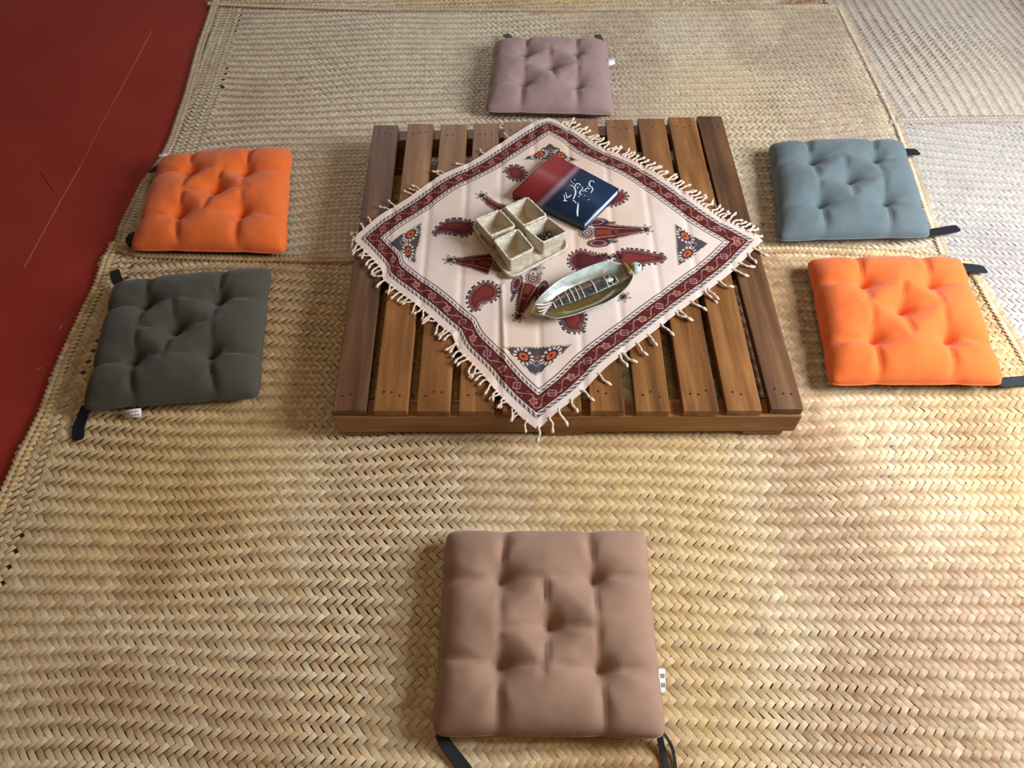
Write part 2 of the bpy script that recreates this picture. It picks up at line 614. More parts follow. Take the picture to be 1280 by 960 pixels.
ZN, ZF, ZB = 0.0055, 0.0015, 0.0
near_left = px_line([(141, 306), (129, 325), (119, 358), (100, 396), (75, 450), (50, 517), (25, 567), (0, 621), (-60, 735), (-160, 930), (-240, 1080)], 0.008)
near_top = px_line([(141, 306), (180, 316), (260, 319), (400, 322), (700, 316), (985, 309), (1100, 314), (1180, 322), (1212, 330)], 0.008)
near_right = px_line([(1212, 330), (1228, 350), (1250, 388), (1280, 438), (1330, 520), (1420, 670), (1520, 830), (1660, 1080)], 0.008)
near_poly = near_left[::-1] + near_top[1:] + near_right[1:]
far_left = px_line([(262, -16), (267, 0), (258, 28), (247, 59), (231, 119), (212, 175), (200, 200), (175, 234), (150, 285), (143, 312)], 0.005)
far_top = px_line([(262, 4), (330, 7), (480, 11), (700, 11), (900, 8), (1052, 7)], 0.005)
far_right = px_line([(1052, 7), (1068, 40), (1090, 82), (1112, 125), (1130, 165), (1148, 215), (1164, 262), (1180, 305), (1196, 345)], 0.005)
far_poly = [far_left[i] for i in range(len(far_left) - 1, 0, -1)] + far_top[1:] + far_right[1:] + px_line([(1000, 352), (300, 352), (170, 340)], 0.005)


def left_border(P):
    d = np.full(len(P), 9.0)
    for a, b in zip(near_left[:-1], near_left[1:]):
        d = np.minimum(d, seg_dist(P, a, b)[0])
    return d < 0.085


def far_border(P):
    d = np.full(len(P), 9.0)
    for a, b in zip(far_left[:-1], far_left[1:]):
        d = np.minimum(d, seg_dist(P, a, b)[0])
    return d < 0.10


brown_px = [(530, 640), (840, 640), (870, 960), (520, 960)]
make_mat('woven_mat', 'large straw-coloured woven palm mat under the brown tufted cushion', near_poly, math.radians(-2.0), ZN, 100,
         left_border, [(near_left, 1, 40), (near_top, -1, 44), (near_right, -1, 48)], singles=300, keep_out=[brown_px], tint=(192, 152, 82, 0.22))
make_mat('woven_mat', 'pale woven palm mat under the mauve and teal cushions', far_poly, math.radians(1.0), ZF, 200,
         far_border, [(far_left, 1, 40), (far_right, -1, 44), (far_top, -1, 48)], tint=(206, 192, 168, 0.40))
back_poly = px_line([(262, 14), (330, 18), (480, 22), (700, 22), (900, 19), (1060, 17), (1046, -12), (1030, -45), (1005, -95), (285, -95)], 0.003)
make_mat('woven_mat', 'strip of woven mat laid beyond the mat under the mauve cushion', back_poly, math.radians(2.0), ZB, 300)
side_hi = px_line([(1030, 0), (1060, 40), (1080, 80), (1104, 128), (1116, 158), (1200, 157), (1290, 156), (1510, 154), (1500, -95), (1008, -95)], 0.003)
make_mat('woven_mat', 'grey-white woven mat with slanting rows next to the stitched seam', side_hi, math.radians(92.0), ZB + 0.003, 400, tint=(186, 177, 168, 0.6),
         edges=[(px_line([(1122, 156), (1200, 154), (1290, 153), (1510, 151)], 0.004), 1, 40)])
side_lo = px_line([(1112, 148), (1200, 146), (1290, 145), (1512, 143), (1660, 900), (1480, 800), (1380, 640), (1270, 450), (1215, 350), (1180, 345)], 0.003)
make_mat('woven_mat', 'bluish-white woven mat beside the teal and orange cushion straps', side_lo, math.radians(-10.0), ZB, 500, tint=(176, 171, 168, 0.7))

# ------------------------------------------------------------------ pallet table
pal = empty('pallet_table', (0, 0, ZF + 0.006), 'low brown stained wooden pallet table with spaced slats', 'table')
fr = [(415, 457), (466, 509), (520, 562), (573, 617), (628, 672), (683, 727), (738, 781), (795, 838), (855, 899), (909, 953), (964, 1005)]
bk = [(467, 498), (510, 542), (551, 584), (592, 624), (630, 662), (671, 703), (713, 747), (757, 791), (797, 830), (835, 869), (871, 902)]
fy = [513, 514, 514, 514, 514, 514, 514, 514, 514, 513, 511]
by = [156, 155, 155, 154, 152, 151, 150, 149, 148, 146, 145]
nail_me = bpy.data.meshes.new('nail')
bm = bmesh.new()
bmesh.ops.create_cone(bm, cap_ends=True, segments=8, radius1=0.0028, radius2=0.0022, depth=0.0014)
bm.to_mesh(nail_me)
bm.free()
TH = 0.021
for i in range(11):
    q = [at(fr[i][0], fy[i], H), at(fr[i][1], fy[i] + .2, H), at(bk[i][1], by[i], H), at(bk[i][0], by[i], H)]
    c = np.mean(q, 0)
    tilt = 0.0
    bmx = hexa([(p - c)[:2] for p in q], -TH, 0.0)
    me = from_bm('slat', bmx, 0.0022, 2)
    mt = M['slat_dark'] if i in (0, 10) else M['slat']
    s = bpy.data.objects.new('slat', me)
    COL.objects.link(s)
    me.materials.append(mt)
    s.parent = pal
    s.location = Vector(c) - pal.location
    s.location.z += random.uniform(-0.0012, 0.0012)
    for end in (0, 1):
        for k in range(3 if (i + end) % 3 else 2):
            a, b = (q[0], q[1]) if end == 0 else (q[3], q[2])
            t = 0.24 + 0.26 * k
            p = a + (b - a) * t
            p = p + (c - p) * ((0.045 + random.uniform(-.008, .008)) * 2)
            nl = bpy.data.objects.new('nail', nail_me)
            if not nail_me.materials:
                nail_me.materials.append(M['nail'])
            COL.objects.link(nl)
            nl.parent = s
            nl.location = (p[0] - c[0], p[1] - c[1], 0.0002)

FRL, FRR = at(413, 514, H), at(1007, 512, H)
BKL, BKR = at(466, 157, H), at(903, 146, H)
BH = 0.062


def beam(t, w, name='cross_beam', z1=H - TH, z0=H - TH - BH, ext=0.0):
    """beam across under the slats; t = 0 front edge .. 1 back edge, w metres deep"""
    a = FRL + (BKL - FRL) * t
    b = FRR + (BKR - FRR) * t
    d = (BKL - FRL) / np.linalg.norm(BKL - FRL)
    q = [a[:2] - [ext, 0], b[:2] + [ext, 0], b[:2] + d[:2] * w + [ext, 0], a[:2] + d[:2] * w - [ext, 0]]
    c = np.mean(q, 0)
    me = from_bm(name, hexa([p - c for p in q], -(z1 - z0) / 2, (z1 - z0) / 2), 0.004, 2)
    o = bpy.data.objects.new(name, me)
    me.materials.append(M['beam'])
    COL.objects.link(o)
    o.parent = pal
    o.location = Vector((c[0], c[1], (z0 + z1) / 2)) - pal.location
    return o


beam(-0.004, 0.046)
beam(0.48, 0.05)
beam(0.955, 0.046)
# side boards closing the pallet below its outermost slats
for a, b, sg in ((FRL, BKL, 1), (FRR, BKR, -1)):
    a2, b2 = a + (b - a) * 0.05, a + (b - a) * 0.95
    q = [a2[:2] + [sg * 0.006, 0], b2[:2] + [sg * 0.006, 0], b2[:2] + [sg * 0.036, 0], a2[:2] + [sg * 0.036, 0]]
    if sg < 0:
        q = q[::-1]
    c = np.mean(q, 0)
    me = from_bm('side_board', hexa([p - c for p in q], -BH / 2, BH / 2), 0.003, 2)
    me.materials.append(M['slat_dark'])
    o = bpy.data.objects.new('side_board', me)
    COL.objects.link(o)
    o.parent = pal
    o.location = Vector((c[0], c[1], H - TH - BH / 2)) - pal.location
for t in (-0.002, 0.46, 0.91):
    for s in (0.062, 0.5, 0.934):
        a = FRL + (BKL - FRL) * t + (FRR - FRL) * s
        x, y = a[0], a[1]
        z0 = ZN + 0.0085 if t < 0.3 else ZF + 0.0085
        q = [(x - 0.045, y), (x + 0.045, y), (x + 0.045, y + 0.09), (x - 0.045, y + 0.09)]
        c = np.mean(q, 0)
        zt = H - TH - BH
        me = from_bm('foot_block', hexa([np.array(p) - c for p in q], 0, zt - z0), 0.003, 1)
        me.materials.append(M['beam'])
        o = bpy.data.objects.new('foot_block', me)
        COL.objects.link(o)
        o.parent = pal
        o.location = Vector((c[0], c[1], z0)) - pal.location

# ------------------------------------------------------------------ printed cloth
CZ = H + 0.003
eUL = px_line([(441, 299), (475, 270), (512, 247), (547, 222), (590, 202), (625, 180), (665, 155), (686, 148)], CZ)
eUR = px_line([(686, 148), (702, 154), (727, 167), (752, 184), (800, 205), (840, 230), (890, 265), (927, 285), (954, 300)], CZ)
eLR = px_line([(670, 531), (679, 527), (723, 495), (759, 459), (806, 424), (848, 391), (907, 347), (935, 320), (954, 300)], CZ)
eLL = px_line([(441, 299), (475, 335), (482, 352), (525, 385), (553, 410), (565, 420), (575, 440), (600, 465), (625, 495), (650, 519), (670, 531)], CZ)


def resample(line, n):
    L = np.asarray(line)
    L = smooth_path(L, 120)
    cum = np.concatenate([[0], np.cumsum(np.linalg.norm(np.diff(L, axis=0), axis=1))])
    s = np.linspace(0, cum[-1], n)
    return np.stack([np.interp(s, cum, L[:, 0]), np.interp(s, cum, L[:, 1])], 1)


NC = 460
SIDE = 0.70
A0 = resample(eUL, NC)     # a: left -> top      at b = 0
A1 = resample(eLR, NC)     # a: bottom -> right  at b = 1
B0 = resample(eLL, NC)     # b: left -> bottom   at a = 0
B1 = resample(eUR, NC)     # b: top -> right     at a = 1
ta = np.linspace(0, 1, NC)
a_, b_ = np.meshgrid(ta, ta, indexing='ij')
a3, b3 = a_[..., None], b_[..., None]
XY = ((1 - b3) * A0[:, None, :] + b3 * A1[:, None, :] + (1 - a3) * B0[None] + a3 * B1[None]
      - ((1 - a3) * (1 - b3) * A0[0] + a3 * (1 - b3) * A0[-1] + (1 - a3) * b3 * A1[0] + a3 * b3 * A1[-1]))
XYf = XY.reshape(-1, 2)
# resting height: on the slats, sagging a touch over the gaps, drooping past the table edge
gapx = []
for i in range(10):
    p0 = (at(fr[i][1], 514, H)[0] + at(fr[i + 1][0], 514, H)[0]) / 2
    p1 = (at(bk[i][1], 150, H)[0] + at(bk[i + 1][0], 150, H)[0]) / 2
    gapx.append((p0, p1))
tt = np.clip((XYf[:, 1] - FRL[1]) / (BKL[1] - FRL[1]), 0, 1)
sag = np.zeros(len(XYf))
for p0, p1 in gapx:
    gx = p0 + (p1 - p0) * tt
    sag += 0.0022 * np.exp(-((XYf[:, 0] - gx) / 0.008) ** 2)


def droop(P):
    l = FRL[0] + (BKL[0] - FRL[0]) * np.clip((P[:, 1] - FRL[1]) / (BKL[1] - FRL[1]), 0, 1)
    r = FRR[0] + (BKR[0] - FRR[0]) * np.clip((P[:, 1] - FRR[1]) / (BKR[1] - FRR[1]), 0, 1)
    d = np.maximum(np.maximum(l - P[:, 0], P[:, 0] - r), (FRL[1] + FRR[1]) / 2 - 0.003 - P[:, 1])
    return 0.55 * np.clip(d, 0, None)


wr = 0.0016 * vnoise(XYf[:, 0], XYf[:, 1], 14, 61) + 0.0009 * vnoise(XYf[:, 0], XYf[:, 1], 40, 62)
fold = 0.003 * np.exp(-(seg_dist(XYf, at(627, 360, H)[:2], at(632, 480, H)[:2])[0] / 0.006) ** 2)
fold += 0.003 * np.exp(-(seg_dist(XYf, at(566, 420, H)[:2], at(590, 405, H)[:2])[0] / 0.008) ** 2)
Zc = CZ + wr + fold - sag * 0.9 + 0.0016 - droop(XYf)

# ---- the print, in cloth coordinates (metres)
Pc = np.stack([a_.ravel() * SIDE, b_.ravel() * SIDE], 1)
gpx, _ = to_px(np.column_stack([XYf, np.full(len(XYf), H + 0.004)]))


def cl(u, v):
    """cloth coordinates of the point seen at a pixel"""
    return Pc[np.argmin((gpx[:, 0] - u) ** 2 + (gpx[:, 1] - v) ** 2)]


CREAM = np.array(lin(228, 205, 190)[:3])
MAR = np.array(lin(92, 34, 32)[:3])
DRK = np.array(lin(40, 24, 32)[:3])
INK = np.array(lin(38, 32, 44)[:3])
RUST = np.array(lin(160, 76, 40)[:3])
PALP = np.array(lin(204, 158, 140)[:3])
PUR = np.array(lin(74, 42, 60)[:3])
C = np.tile(CREAM, (len(Pc), 1))
wv = vnoise(Pc[:, 0], Pc[:, 1], 9, 71)
C += (np.array(lin(222, 180, 146)[:3]) - C) * (0.45 * np.clip((wv - 0.5) * 3, 0, 1))[:, None]


def put(mask, col, k=1.0):
    C[mask] = C[mask] * (1 - k) + np.asarray(col) * k


ed = np.minimum(np.minimum(Pc[:, 0], SIDE - Pc[:, 0]), np.minimum(Pc[:, 1], SIDE - Pc[:, 1]))
isa = (np.minimum(Pc[:, 0], SIDE - Pc[:, 0]) < np.minimum(Pc[:, 1], SIDE - Pc[:, 1]))
run = np.where(isa, Pc[:, 1], Pc[:, 0])
put((ed > 0.0155) & (ed < 0.0172), INK, 0.75)
put((ed > 0.0182) & (ed < 0.0232) & ((run * 1000 / 13.0 + ed * 130) % 1 < 0.66), INK, 0.92)
put((ed > 0.0245) & (ed < 0.0555), MAR)
put((ed > 0.0245) & (ed < 0.0262), INK, 0.7)
put((ed > 0.0538) & (ed < 0.0555), INK, 0.7)
put((ed > 0.0575) & (ed < 0.0625) & ((run * 1000 / 13.0 + ed * 130) % 1 < 0.66), INK, 0.92)
put((ed > 0.0648) & (ed < 0.0672), INK, 0.85)
# scrolls and flowers along the maroon band
band = (ed > 0.0262) & (ed < 0.0538)
mid = ed - 0.040
ph = run / 0.052
cell = np.floor(ph).astype(int)
lx = (ph - cell - 0.5) * 0.052
alt = cell % 2
scroll = np.abs(mid - 0.0085 * np.sin(run * 2 * math.pi / 0.052))
put(band & (scroll < 0.0013), PALP, 0.5)
rr = np.hypot(lx, mid)
th = np.arctan2(mid, lx)
flower = np.abs(rr - (0.0068 + 0.0016 * np.cos(5 * th))) < 0.0011
put(band & flower & (alt == 0), PALP, 0.85)
put(band & (rr < 0.0035) & (alt == 0), RUST, 0.9)
put(band & (np.abs(rr - 0.0075) < 0.0022) & (alt == 1), PUR, 0.9)
put(band & (np.abs(rr - 0.0078 - 0.001 * np.cos(4 * th)) < 0.0009) & (alt == 1), np.array(lin(190, 150, 160)[:3]), 0.8)
put(band & (rr < 0.0042) & (alt == 1) & (np.cos(6 * th) > -0.2), RUST, 0.8)
l2 = (ph - np.floor(ph + 0.5)) * 0.052
r2 = np.hypot(l2, np.abs(mid) - 0.0085)
put(band & (r2 < 0.0032), RUST, 0.55)
put(band & (np.abs(r2 - 0.0042) < 0.0008), DRK, 0.8)


def chain_d(pts, rad):
    """signed distance to a chain of circles and the arc position of the nearest one"""
    best = np.full(len(Pc), 9.0)
    arc = np.zeros(len(Pc))
    n = len(pts)
    for i in range(n):
        d = np.hypot(Pc[:, 0] - pts[i][0], Pc[:, 1] - pts[i][1]) - rad[i]
        mk = d < best
        best[mk] = d[mk]
        arc[mk] = i / (n - 1)
    return best, arc


def paisley(head, ctrl, tail, r0, fill=MAR, core=np.array(lin(128, 52, 38)[:3]), r1=0.0035, serr=0.0056):
    """boteh: pixel positions of its round head, a control point and its curled tip"""
    h, c, t = cl(*head), cl(*ctrl), cl(*tail)
    s = np.linspace(0, 1, 26)[:, None]
    pts = (1 - s) ** 2 * h + 2 * s * (1 - s) * c + s ** 2 * t
    rad = 1.22 * r0 * (1 - s[:, 0]) ** 0.8 + r1
    box = (np.abs(Pc[:, 0] - h[0]) < 0.12) & (np.abs(Pc[:, 1] - h[1]) < 0.12)
    d, arc = chain_d(pts, rad)
    ang = np.arctan2(Pc[:, 1] - h[1], Pc[:, 0] - h[0])
    along = arc * 0.16 / 0.0085 + np.where(arc < 0.02, ang * (r0 + 0.004) / 0.0085, 0)
    tooth = serr * (np.sin(along * 2 * math.pi) > -0.25)
    put(box & (d < 0.0020 + tooth), INK, 0.95)
    put(box & (d < 0.0014) & (d > 0.0002), CREAM, 0.5)
    put(box & (d < 0.0004), fill)
    put(box & (d < -0.0030) & (d > -0.0040), PALP, 0.7)
    put(box & (d < -0.0052), core * 0.6 + MAR * 0.4, 0.75)
    put(box & (d < -0.0085), PUR, 0.9)
    put(box & (d < -0.0108), core, 0.85)


def rosette(c, r=0.014, petals=6):
    q = cl(*c)
    dx, dy = Pc[:, 0] - q[0], Pc[:, 1] - q[1]
    rr, th = np.hypot(dx, dy), np.arctan2(dy, dx)
    edge = r * (0.72 + 0.30 * np.cos(petals * th))
    put(rr < edge, INK, 0.92)
    put((rr < edge - 0.0032) & (rr > 0.0052), CREAM, 0.75)
    put((np.abs(rr - 0.0068) < 0.0011), MAR, 0.9)
    put(rr < 0.0026, DRK)


def fish(head, tail, r0=0.026, fins=True):
    """vase-like fish body narrowing to a rosette at its tail"""
    h, t = cl(*head), cl(*tail)
    ax = t - h
    L = np.linalg.norm(ax)
    ax /= L
    nx = np.array([-ax[1], ax[0]])
    x = (Pc - h) @ ax
    y = (Pc - h) @ nx
    s = np.clip(x / L, 0, 1)
    half = r0 * (1 - s) ** 1.1 + 0.0042
    inside = (x > -0.004) & (x < L)
    tooth = 0.0022 * (np.sin(x / 0.0066 * 2 * math.pi) > 0)
    put(inside & (np.abs(y) < half + 0.0026 + tooth), INK, 0.9)
    put(inside & (np.abs(y) < half + 0.001), CREAM, 0.55)
    put(inside & (np.abs(y) < half), MAR)
    put(inside & (np.abs(y) < half * 0.62) & (np.abs(y) > half * 0.50), PALP, 0.5)
    put(inside & (np.abs(y) < half * 0.30) & (s < 0.45), RUST, 0.55)
    put(inside & (np.hypot(x - L * 0.33, y) < 0.006), INK, 0.85)
    if fins:
        for sg in (-1, 1):
            e = ((x - 0.004) / 0.026) ** 2 + ((y - sg * 0.034) / 0.012) ** 2
            put((e < 1.25) & (e > 0.9), INK, 0.9)
            put(e < 0.9, PUR, 0.9)
            put((e < 0.55) & (e > 0.4), PALP, 0.7)
            put((e < 0.3), MAR, 0.9)
            e2 = ((x - 0.036) / 0.016) ** 2 + ((y - sg * 0.030) / 0.005) ** 2
            put(e2 < 1, INK, 0.85)
    rr = np.hypot(x + 0.022, y)
    th = np.arctan2(y, x + 0.022)
    put(rr < 0.020 + 0.0022 * np.cos(18 * th), INK, 0.9)
    put((rr < 0.0165) & (rr > 0.0135), PALP, 0.8)
    put(rr < 0.0125, PUR)
    put(np.abs(rr - 0.008 - 0.001 * np.cos(8 * th)) < 0.0016, np.array(lin(190, 182, 172)[:3]), 0.8)
    put(rr < 0.003, CREAM, 0.7)
    q = tail
    rosette(q, 0.017, 6)


def corner_motif(tip, l, r):
    """triangle of two mirrored boteh: apex at the corner, base towards the middle"""
    T, A, B = cl(*tip), cl(*l), cl(*r)
    m0 = (A + B) / 2
    base = (B - A)
    W2 = np.linalg.norm(base) / 2
    bx = base / (2 * W2)
    ay = (T - m0)
    Hh = np.linalg.norm(ay)
    ay /= Hh
    x, y = (Pc - m0) @ bx, (Pc - m0) @ ay
    lim = W2 * (1 - y / Hh)
    tooth = 0.0034 * (np.sin((np.abs(x) * 1.0 + y * 0.8) / 0.0065 * 2 * math.pi) > -0.1)
    tri = (y > -0.002 - tooth) & (np.abs(x) < lim - 0.004 + tooth) & (y < Hh)
    put(tri, INK, 0.92)
    for sg in (-1, 1):
        cx, cy = sg * W2 * 0.42, Hh * 0.27
        ca, sa = math.cos(sg * 0.62), math.sin(sg * 0.62)
        u = (x - cx) * ca - (y - cy) * sa
        v = (x - cx) * sa + (y - cy) * ca
        e = np.sqrt((u / 0.027) ** 2 + (v / 0.0165) ** 2)
        an = np.arctan2(v / 0.0165, u / 0.027)
        put((e < 1.0) & (e > 0.62) & (np.sin(an * 13) > 0.0), CREAM, 0.92)
        put((e < 0.66), INK, 0.97)
        put((e < 0.46), np.array(lin(190, 92, 44)[:3]))
        put((e < 0.18), MAR)
    put((np.hypot(x, y - Hh * 0.3) < 0.0045), RUST, 0.9)
    put((np.abs(np.hypot(x, y - Hh * 0.52) - 0.006) < 0.0012) & tri, np.array(lin(150, 140, 150)[:3]), 0.8)


corner_motif((486, 306), (525, 280), (517, 330))          # left
corner_motif((688, 180), (655, 199), (721, 199))          # top
corner_motif((885, 306), (844, 280), (851, 333))          # right
corner_motif((672, 471), (632, 434), (713, 437))          # bottom
fish((745, 291), (808, 288))
fish((612, 330), (562, 326), fins=False)
fish((662, 358), (648, 396), fins=True)
fish((655, 272), (602, 245), r0=0.018, fins=False)
paisley((580, 285), (556, 278), (543, 293), 0.017, fill=PUR)
paisley((607, 366), (590, 372), (594, 388), 0.019)
paisley((785, 324), (800, 322), (828, 323), 0.015, r1=0.008)
paisley((646, 218), (642, 210), (634, 216), 0.016)
paisley((716, 398), (712, 410), (728, 411), 0.018, fill=PUR)
paisley((727, 326), (745, 328), (758, 322), 0.020, core=MAR)
paisley((775, 246), (765, 256), (757, 254), 0.010)
rosette((668, 336), 0.026, 9)
rosette((712, 262), 0.018, 8)
rosette((779, 371), 0.017, 6)
for k_ in range(5):
    rosette((747 + 7 * k_, 322 - 2 * (k_ % 2)), 0.006, 4)
# plain-weave threads
thr = 1 + 0.05 * np.sin(Pc[:, 0] * 2 * math.pi / 0.0046) + 0.05 * np.sin(Pc[:, 1] * 2 * math.pi / 0.0046)
C *= thr[:, None]

cloth = empty('tablecloth', (float(XYf[:, 0].mean()), float(XYf[:, 1].mean()), H), 'cream cotton cloth with maroon paisley print and fringe on the pallet', 'tablecloth')
idx = np.arange(NC * NC).reshape(NC, NC)
Fq = np.stack([idx[:-1, :-1], idx[:-1, 1:], idx[1:, 1:], idx[1:, :-1]], -1).reshape(-1, 4)
link('cloth_sheet', mesh_from('cloth_sheet', np.column_stack([XYf, Zc]), Fq, C), M['cloth'], cloth, smooth=True)

# fringe: a few shapes of twisted cotton tassel, each tassel an object of its own
tassel_shapes = []
for k in range(8):
    L_ = 0.034 + 0.006 * random.random()
    bend = random.uniform(-0.4, 0.4)
    p = [(0, 0, 0.0)]
    for s in np.linspace(0.2, 1, 5):
        p.append((L_ * s, bend * L_ * s * s + 0.002 * math.sin(7 * s + k), 0.0012 * math.sin(3 * s)))
    path = smooth_path(p, 15)
    rad = 0.0021 + 0.0009 * np.abs(np.sin(np.linspace(0, 9, len(path))))
    rad[-4:] = [0.0036, 0.0042, 0.0034, 0.0012]
    me = tube_mesh('tassel', path, rad, 7)
    me.materials.append(M['tassel'])
    me.polygons.foreach_set('use_smooth', np.ones(len(me.polygons), bool))
    tassel_shapes.append(me)


def tassel(pxy, direction, scale=1.0):
    o = bpy.data.objects.new('tassel', random.choice(tassel_shapes))
    COL.objects.link(o)
    o.parent = cloth
    end = np.array([[pxy[0] + direction[0] * 0.03, pxy[1] + direction[1] * 0.03]])
    z0 = H + 0.0055 - droop(np.array([pxy]))[0]
    z1 = H + 0.0045 - droop(end)[0] * 1.3
    pitch = math.atan2(z0 - z1, 0.03)
    o.rotation_euler = (random.uniform(-.4, .4), pitch, math.atan2(direction[1], direction[0]))
    o.scale = (scale, scale, scale)
    o.location = Vector((pxy[0], pxy[1], z0)) - cloth.location


def fringe(line, ts, outward, dense=1.0, jitter=0.35, slant=0.0):
    L = resample(line, 200)
    for t in ts:
        i = int(np.clip(t, 0, 1) * 198)
        d = L[i + 1] - L[i]
        d /= np.linalg.norm(d)
        nrm = np.array([-d[1], d[0]]) * outward
        a = slant + random.uniform(-jitter, jitter)
        v = nrm * math.cos(a) + d * math.sin(a)
        tassel(L[i] - nrm * 0.004, v, dense)


jit = lambda n, lo=0.02, hi=0.985: [lo + (hi - lo) * (k + random.uniform(.2, .8)) / n for k in range(n)]
fringe(eUR, [t for t in jit(50, 0.05)], 1, 1.0, 0.22, 0.35)
fringe(eUL, [0.01, 0.035, 0.06, 0.10, 0.19, 0.215, 0.30, 0.325, 0.34, 0.45, 0.47, 0.56, 0.66, 0.80], 1, 0.85, 0.5)
fringe(eLL, [t for t in jit(48, 0.0)], -1, 0.85, 0.45, 0.0)
fringe(eLR, [0.015, 0.05, 0.085, 0.13, 0.17, 0.245, 0.335, 0.345, 0.40, 0.445, 0.51, 0.575, 0.585, 0.64, 0.70, 0.715, 0.76, 0.83, 0.865, 0.92, 0.95], -1, 1.05, 0.35, -0.25)


# ------------------------------------------------------------------ cushions
def cushion(corner_px, label, mat, seed, straps, tag_px=None, T=0.094, zs=0.033, zfl=ZN + 0.0085, tag_ink=None, group=None, bulge=0.02):
    """corner_px: seam corners in the photo, far-left, far-right, near-right, near-left"""
    q = [at(u, v, zfl + zs)[:2] for u, v in corner_px]
    c = np.mean(q, 0)
    root = empty('floor_cushion', (c[0], c[1], zfl), label, 'cushion', group)
    q = [p - c for p in q]
    n = 72
    u = np.linspace(-1, 1, n)
    # denser near the edge
    u = np.sign(u) * (1 - (1 - np.abs(u)) ** 1.35)
    U, Vv = np.meshgrid(u, u, indexing='ij')
    x, y = U.ravel(), Vv.ravel()

    def place(x, y):
        s, t = (x + 1) / 2, (y + 1) / 2          # t = 0 near, 1 far
        P = ((1 - s) * (1 - t))[:, None] * q[3] + (s * (1 - t))[:, None] * q[2] + (s * t)[:, None] * q[1] + ((1 - s) * t)[:, None] * q[0]
        return P

    # sides pulled in a little between the corners, scalloped at the tuft rows
    def pull(x, y):
        k = 0.030
        sc = 0.012 * (np.exp(-((np.abs(y) - 0.45) / 0.10) ** 2))
        sr = 0.012 * (np.exp(-((np.abs(x) - 0.45) / 0.10) ** 2))
        xx = x * (1 - (k * (1 - y ** 2) * 0.6 + sc) * np.abs(x) ** 3)
        yy = y * (1 - (k * (1 - x ** 2) * 0.6 + sr) * np.abs(y) ** 3)
        r = np.clip((np.abs(x) ** 14 + np.abs(y) ** 14), 0, 2)
        rc = 1 - 0.035 * np.clip(r - 1, 0, 1)
        return xx * rc, yy * rc

    buttons = [(-0.43, -0.43), (0.43, -0.43), (-0.43, 0.43), (0.43, 0.43), (0.0, 0.0)]
    r_ = np.random.default_rng(seed)
    buttons = [(bx + r_.normal(0, .018), byy + r_.normal(0, .018)) for bx, byy in buttons]
    Pq = np.stack([x, y], 1)
    body = ((1 - np.abs(x) ** 4) * (1 - np.abs(y) ** 4)).clip(0, 1) ** 0.46
    dimple = np.zeros_like(x)
    for b in buttons:
        d = np.hypot(x - b[0], y - b[1])
        dimple = np.maximum(dimple, 0.90 * np.exp(-(d / 0.15) ** 0.95))
    crease = np.zeros_like(x)

    def cr(a, b, wdt, dep, fade=0.4, both=False):
        d, t = seg_dist(Pq, np.array(a), np.array(b))
        k = (1 - fade * np.minimum(t, 1 - t) * 2) if both else (1 - fade * t)
        crease[:] = np.maximum(crease, dep * np.exp(-(d / (wdt * (0.6 + 0.6 * (1 - k)))) ** 1.05) * k)
    for b in buttons[:4]:
        sx, sy = np.sign(b[0]), np.sign(b[1])
        cr(b, (sx * 1.0, b[1] + r_.normal(0, .05)), 0.10, 0.52)
        cr(b, (b[0] + r_.normal(0, .05), sy * 1.0), 0.10, 0.52)
        for _ in range(2):                       # small gathers
            an = r_.uniform(0, 6.28)
            cr(b, (b[0] + 0.30 * math.cos(an), b[1] + 0.30 * math.sin(an)), 0.035, 0.30, 1.0)
    for i0, i1 in ((0, 1), (2, 3), (0, 2), (1, 3)):
        cr(buttons[i0], buttons[i1], 0.085, 0.55, 0.72, True)
    cb = buttons[4]
    for an in np.array([0.0, 1.57, 3.14, 4.71]) + r_.uniform(-.2, .2, 4):
        cr(cb, (cb[0] + 0.45 * math.cos(an), cb[1] + 0.45 * math.sin(an)), 0.075, 0.50, 0.55)
    # pillows between the tufts puff up
    puff = 0.05 * (vnoise(x, y, 2.0, seed + 5) - 0.5)
    h = body * (1 - np.maximum(dimple, crease * 0.95) - 0.2 * np.minimum(dimple, crease)) + puff * body
    # ruffles close to the seam
    ruf = 0.035 * (vnoise(x * 3, y * 3, 3.3, seed + 6) - 0.5) * body
    zt = zs + (T - zs) * np.clip((h + ruf), 0, 1.2)
    px_, py_ = pull(x, y)
    XYt = place(px_, py_)
    Vt = np.column_stack([XYt, zt])
    # underside: seam height at the rim, quickly down to the mat
    bb = ((1 - np.abs(x) ** 8) * (1 - np.abs(y) ** 8)).clip(0, 1) ** 0.5
    zb = zs * (1 - bb)
    kx = 1 - 0.05 * (1 - (1 - bb))
    Vb = np.column_stack([place(px_ * kx, py_ * kx), zb])
    ii = np.arange(n * n).reshape(n, n)
    Ft = np.stack([ii[:-1, :-1], ii[1:, :-1], ii[1:, 1:], ii[:-1, 1:]], -1).reshape(-1, 4)
    o = link('cushion_cover', mesh_from('cushion_cover', Vt, Ft), M[mat], None, smooth=True)
    o.parent = root
    ob = link('cushion_underside', mesh_from('cushion_underside', Vb, Ft[:, ::-1]), M[mat + '_under'] if (mat + '_under') in M else M['underside'], None, smooth=True)
    ob.parent = root
    # piping along the seam
    ring = np.concatenate([ii[:-1, 0], ii[-1, :-1], ii[:0:-1, -1], ii[0, :0:-1]])
    loop = np.vstack([Vt[ring], Vt[ring[:1]]])
    pm = tube_mesh('piping', loop, 0.0017, 6)
    po = link('piping', pm, M[mat], None, smooth=True)
    po.parent = root
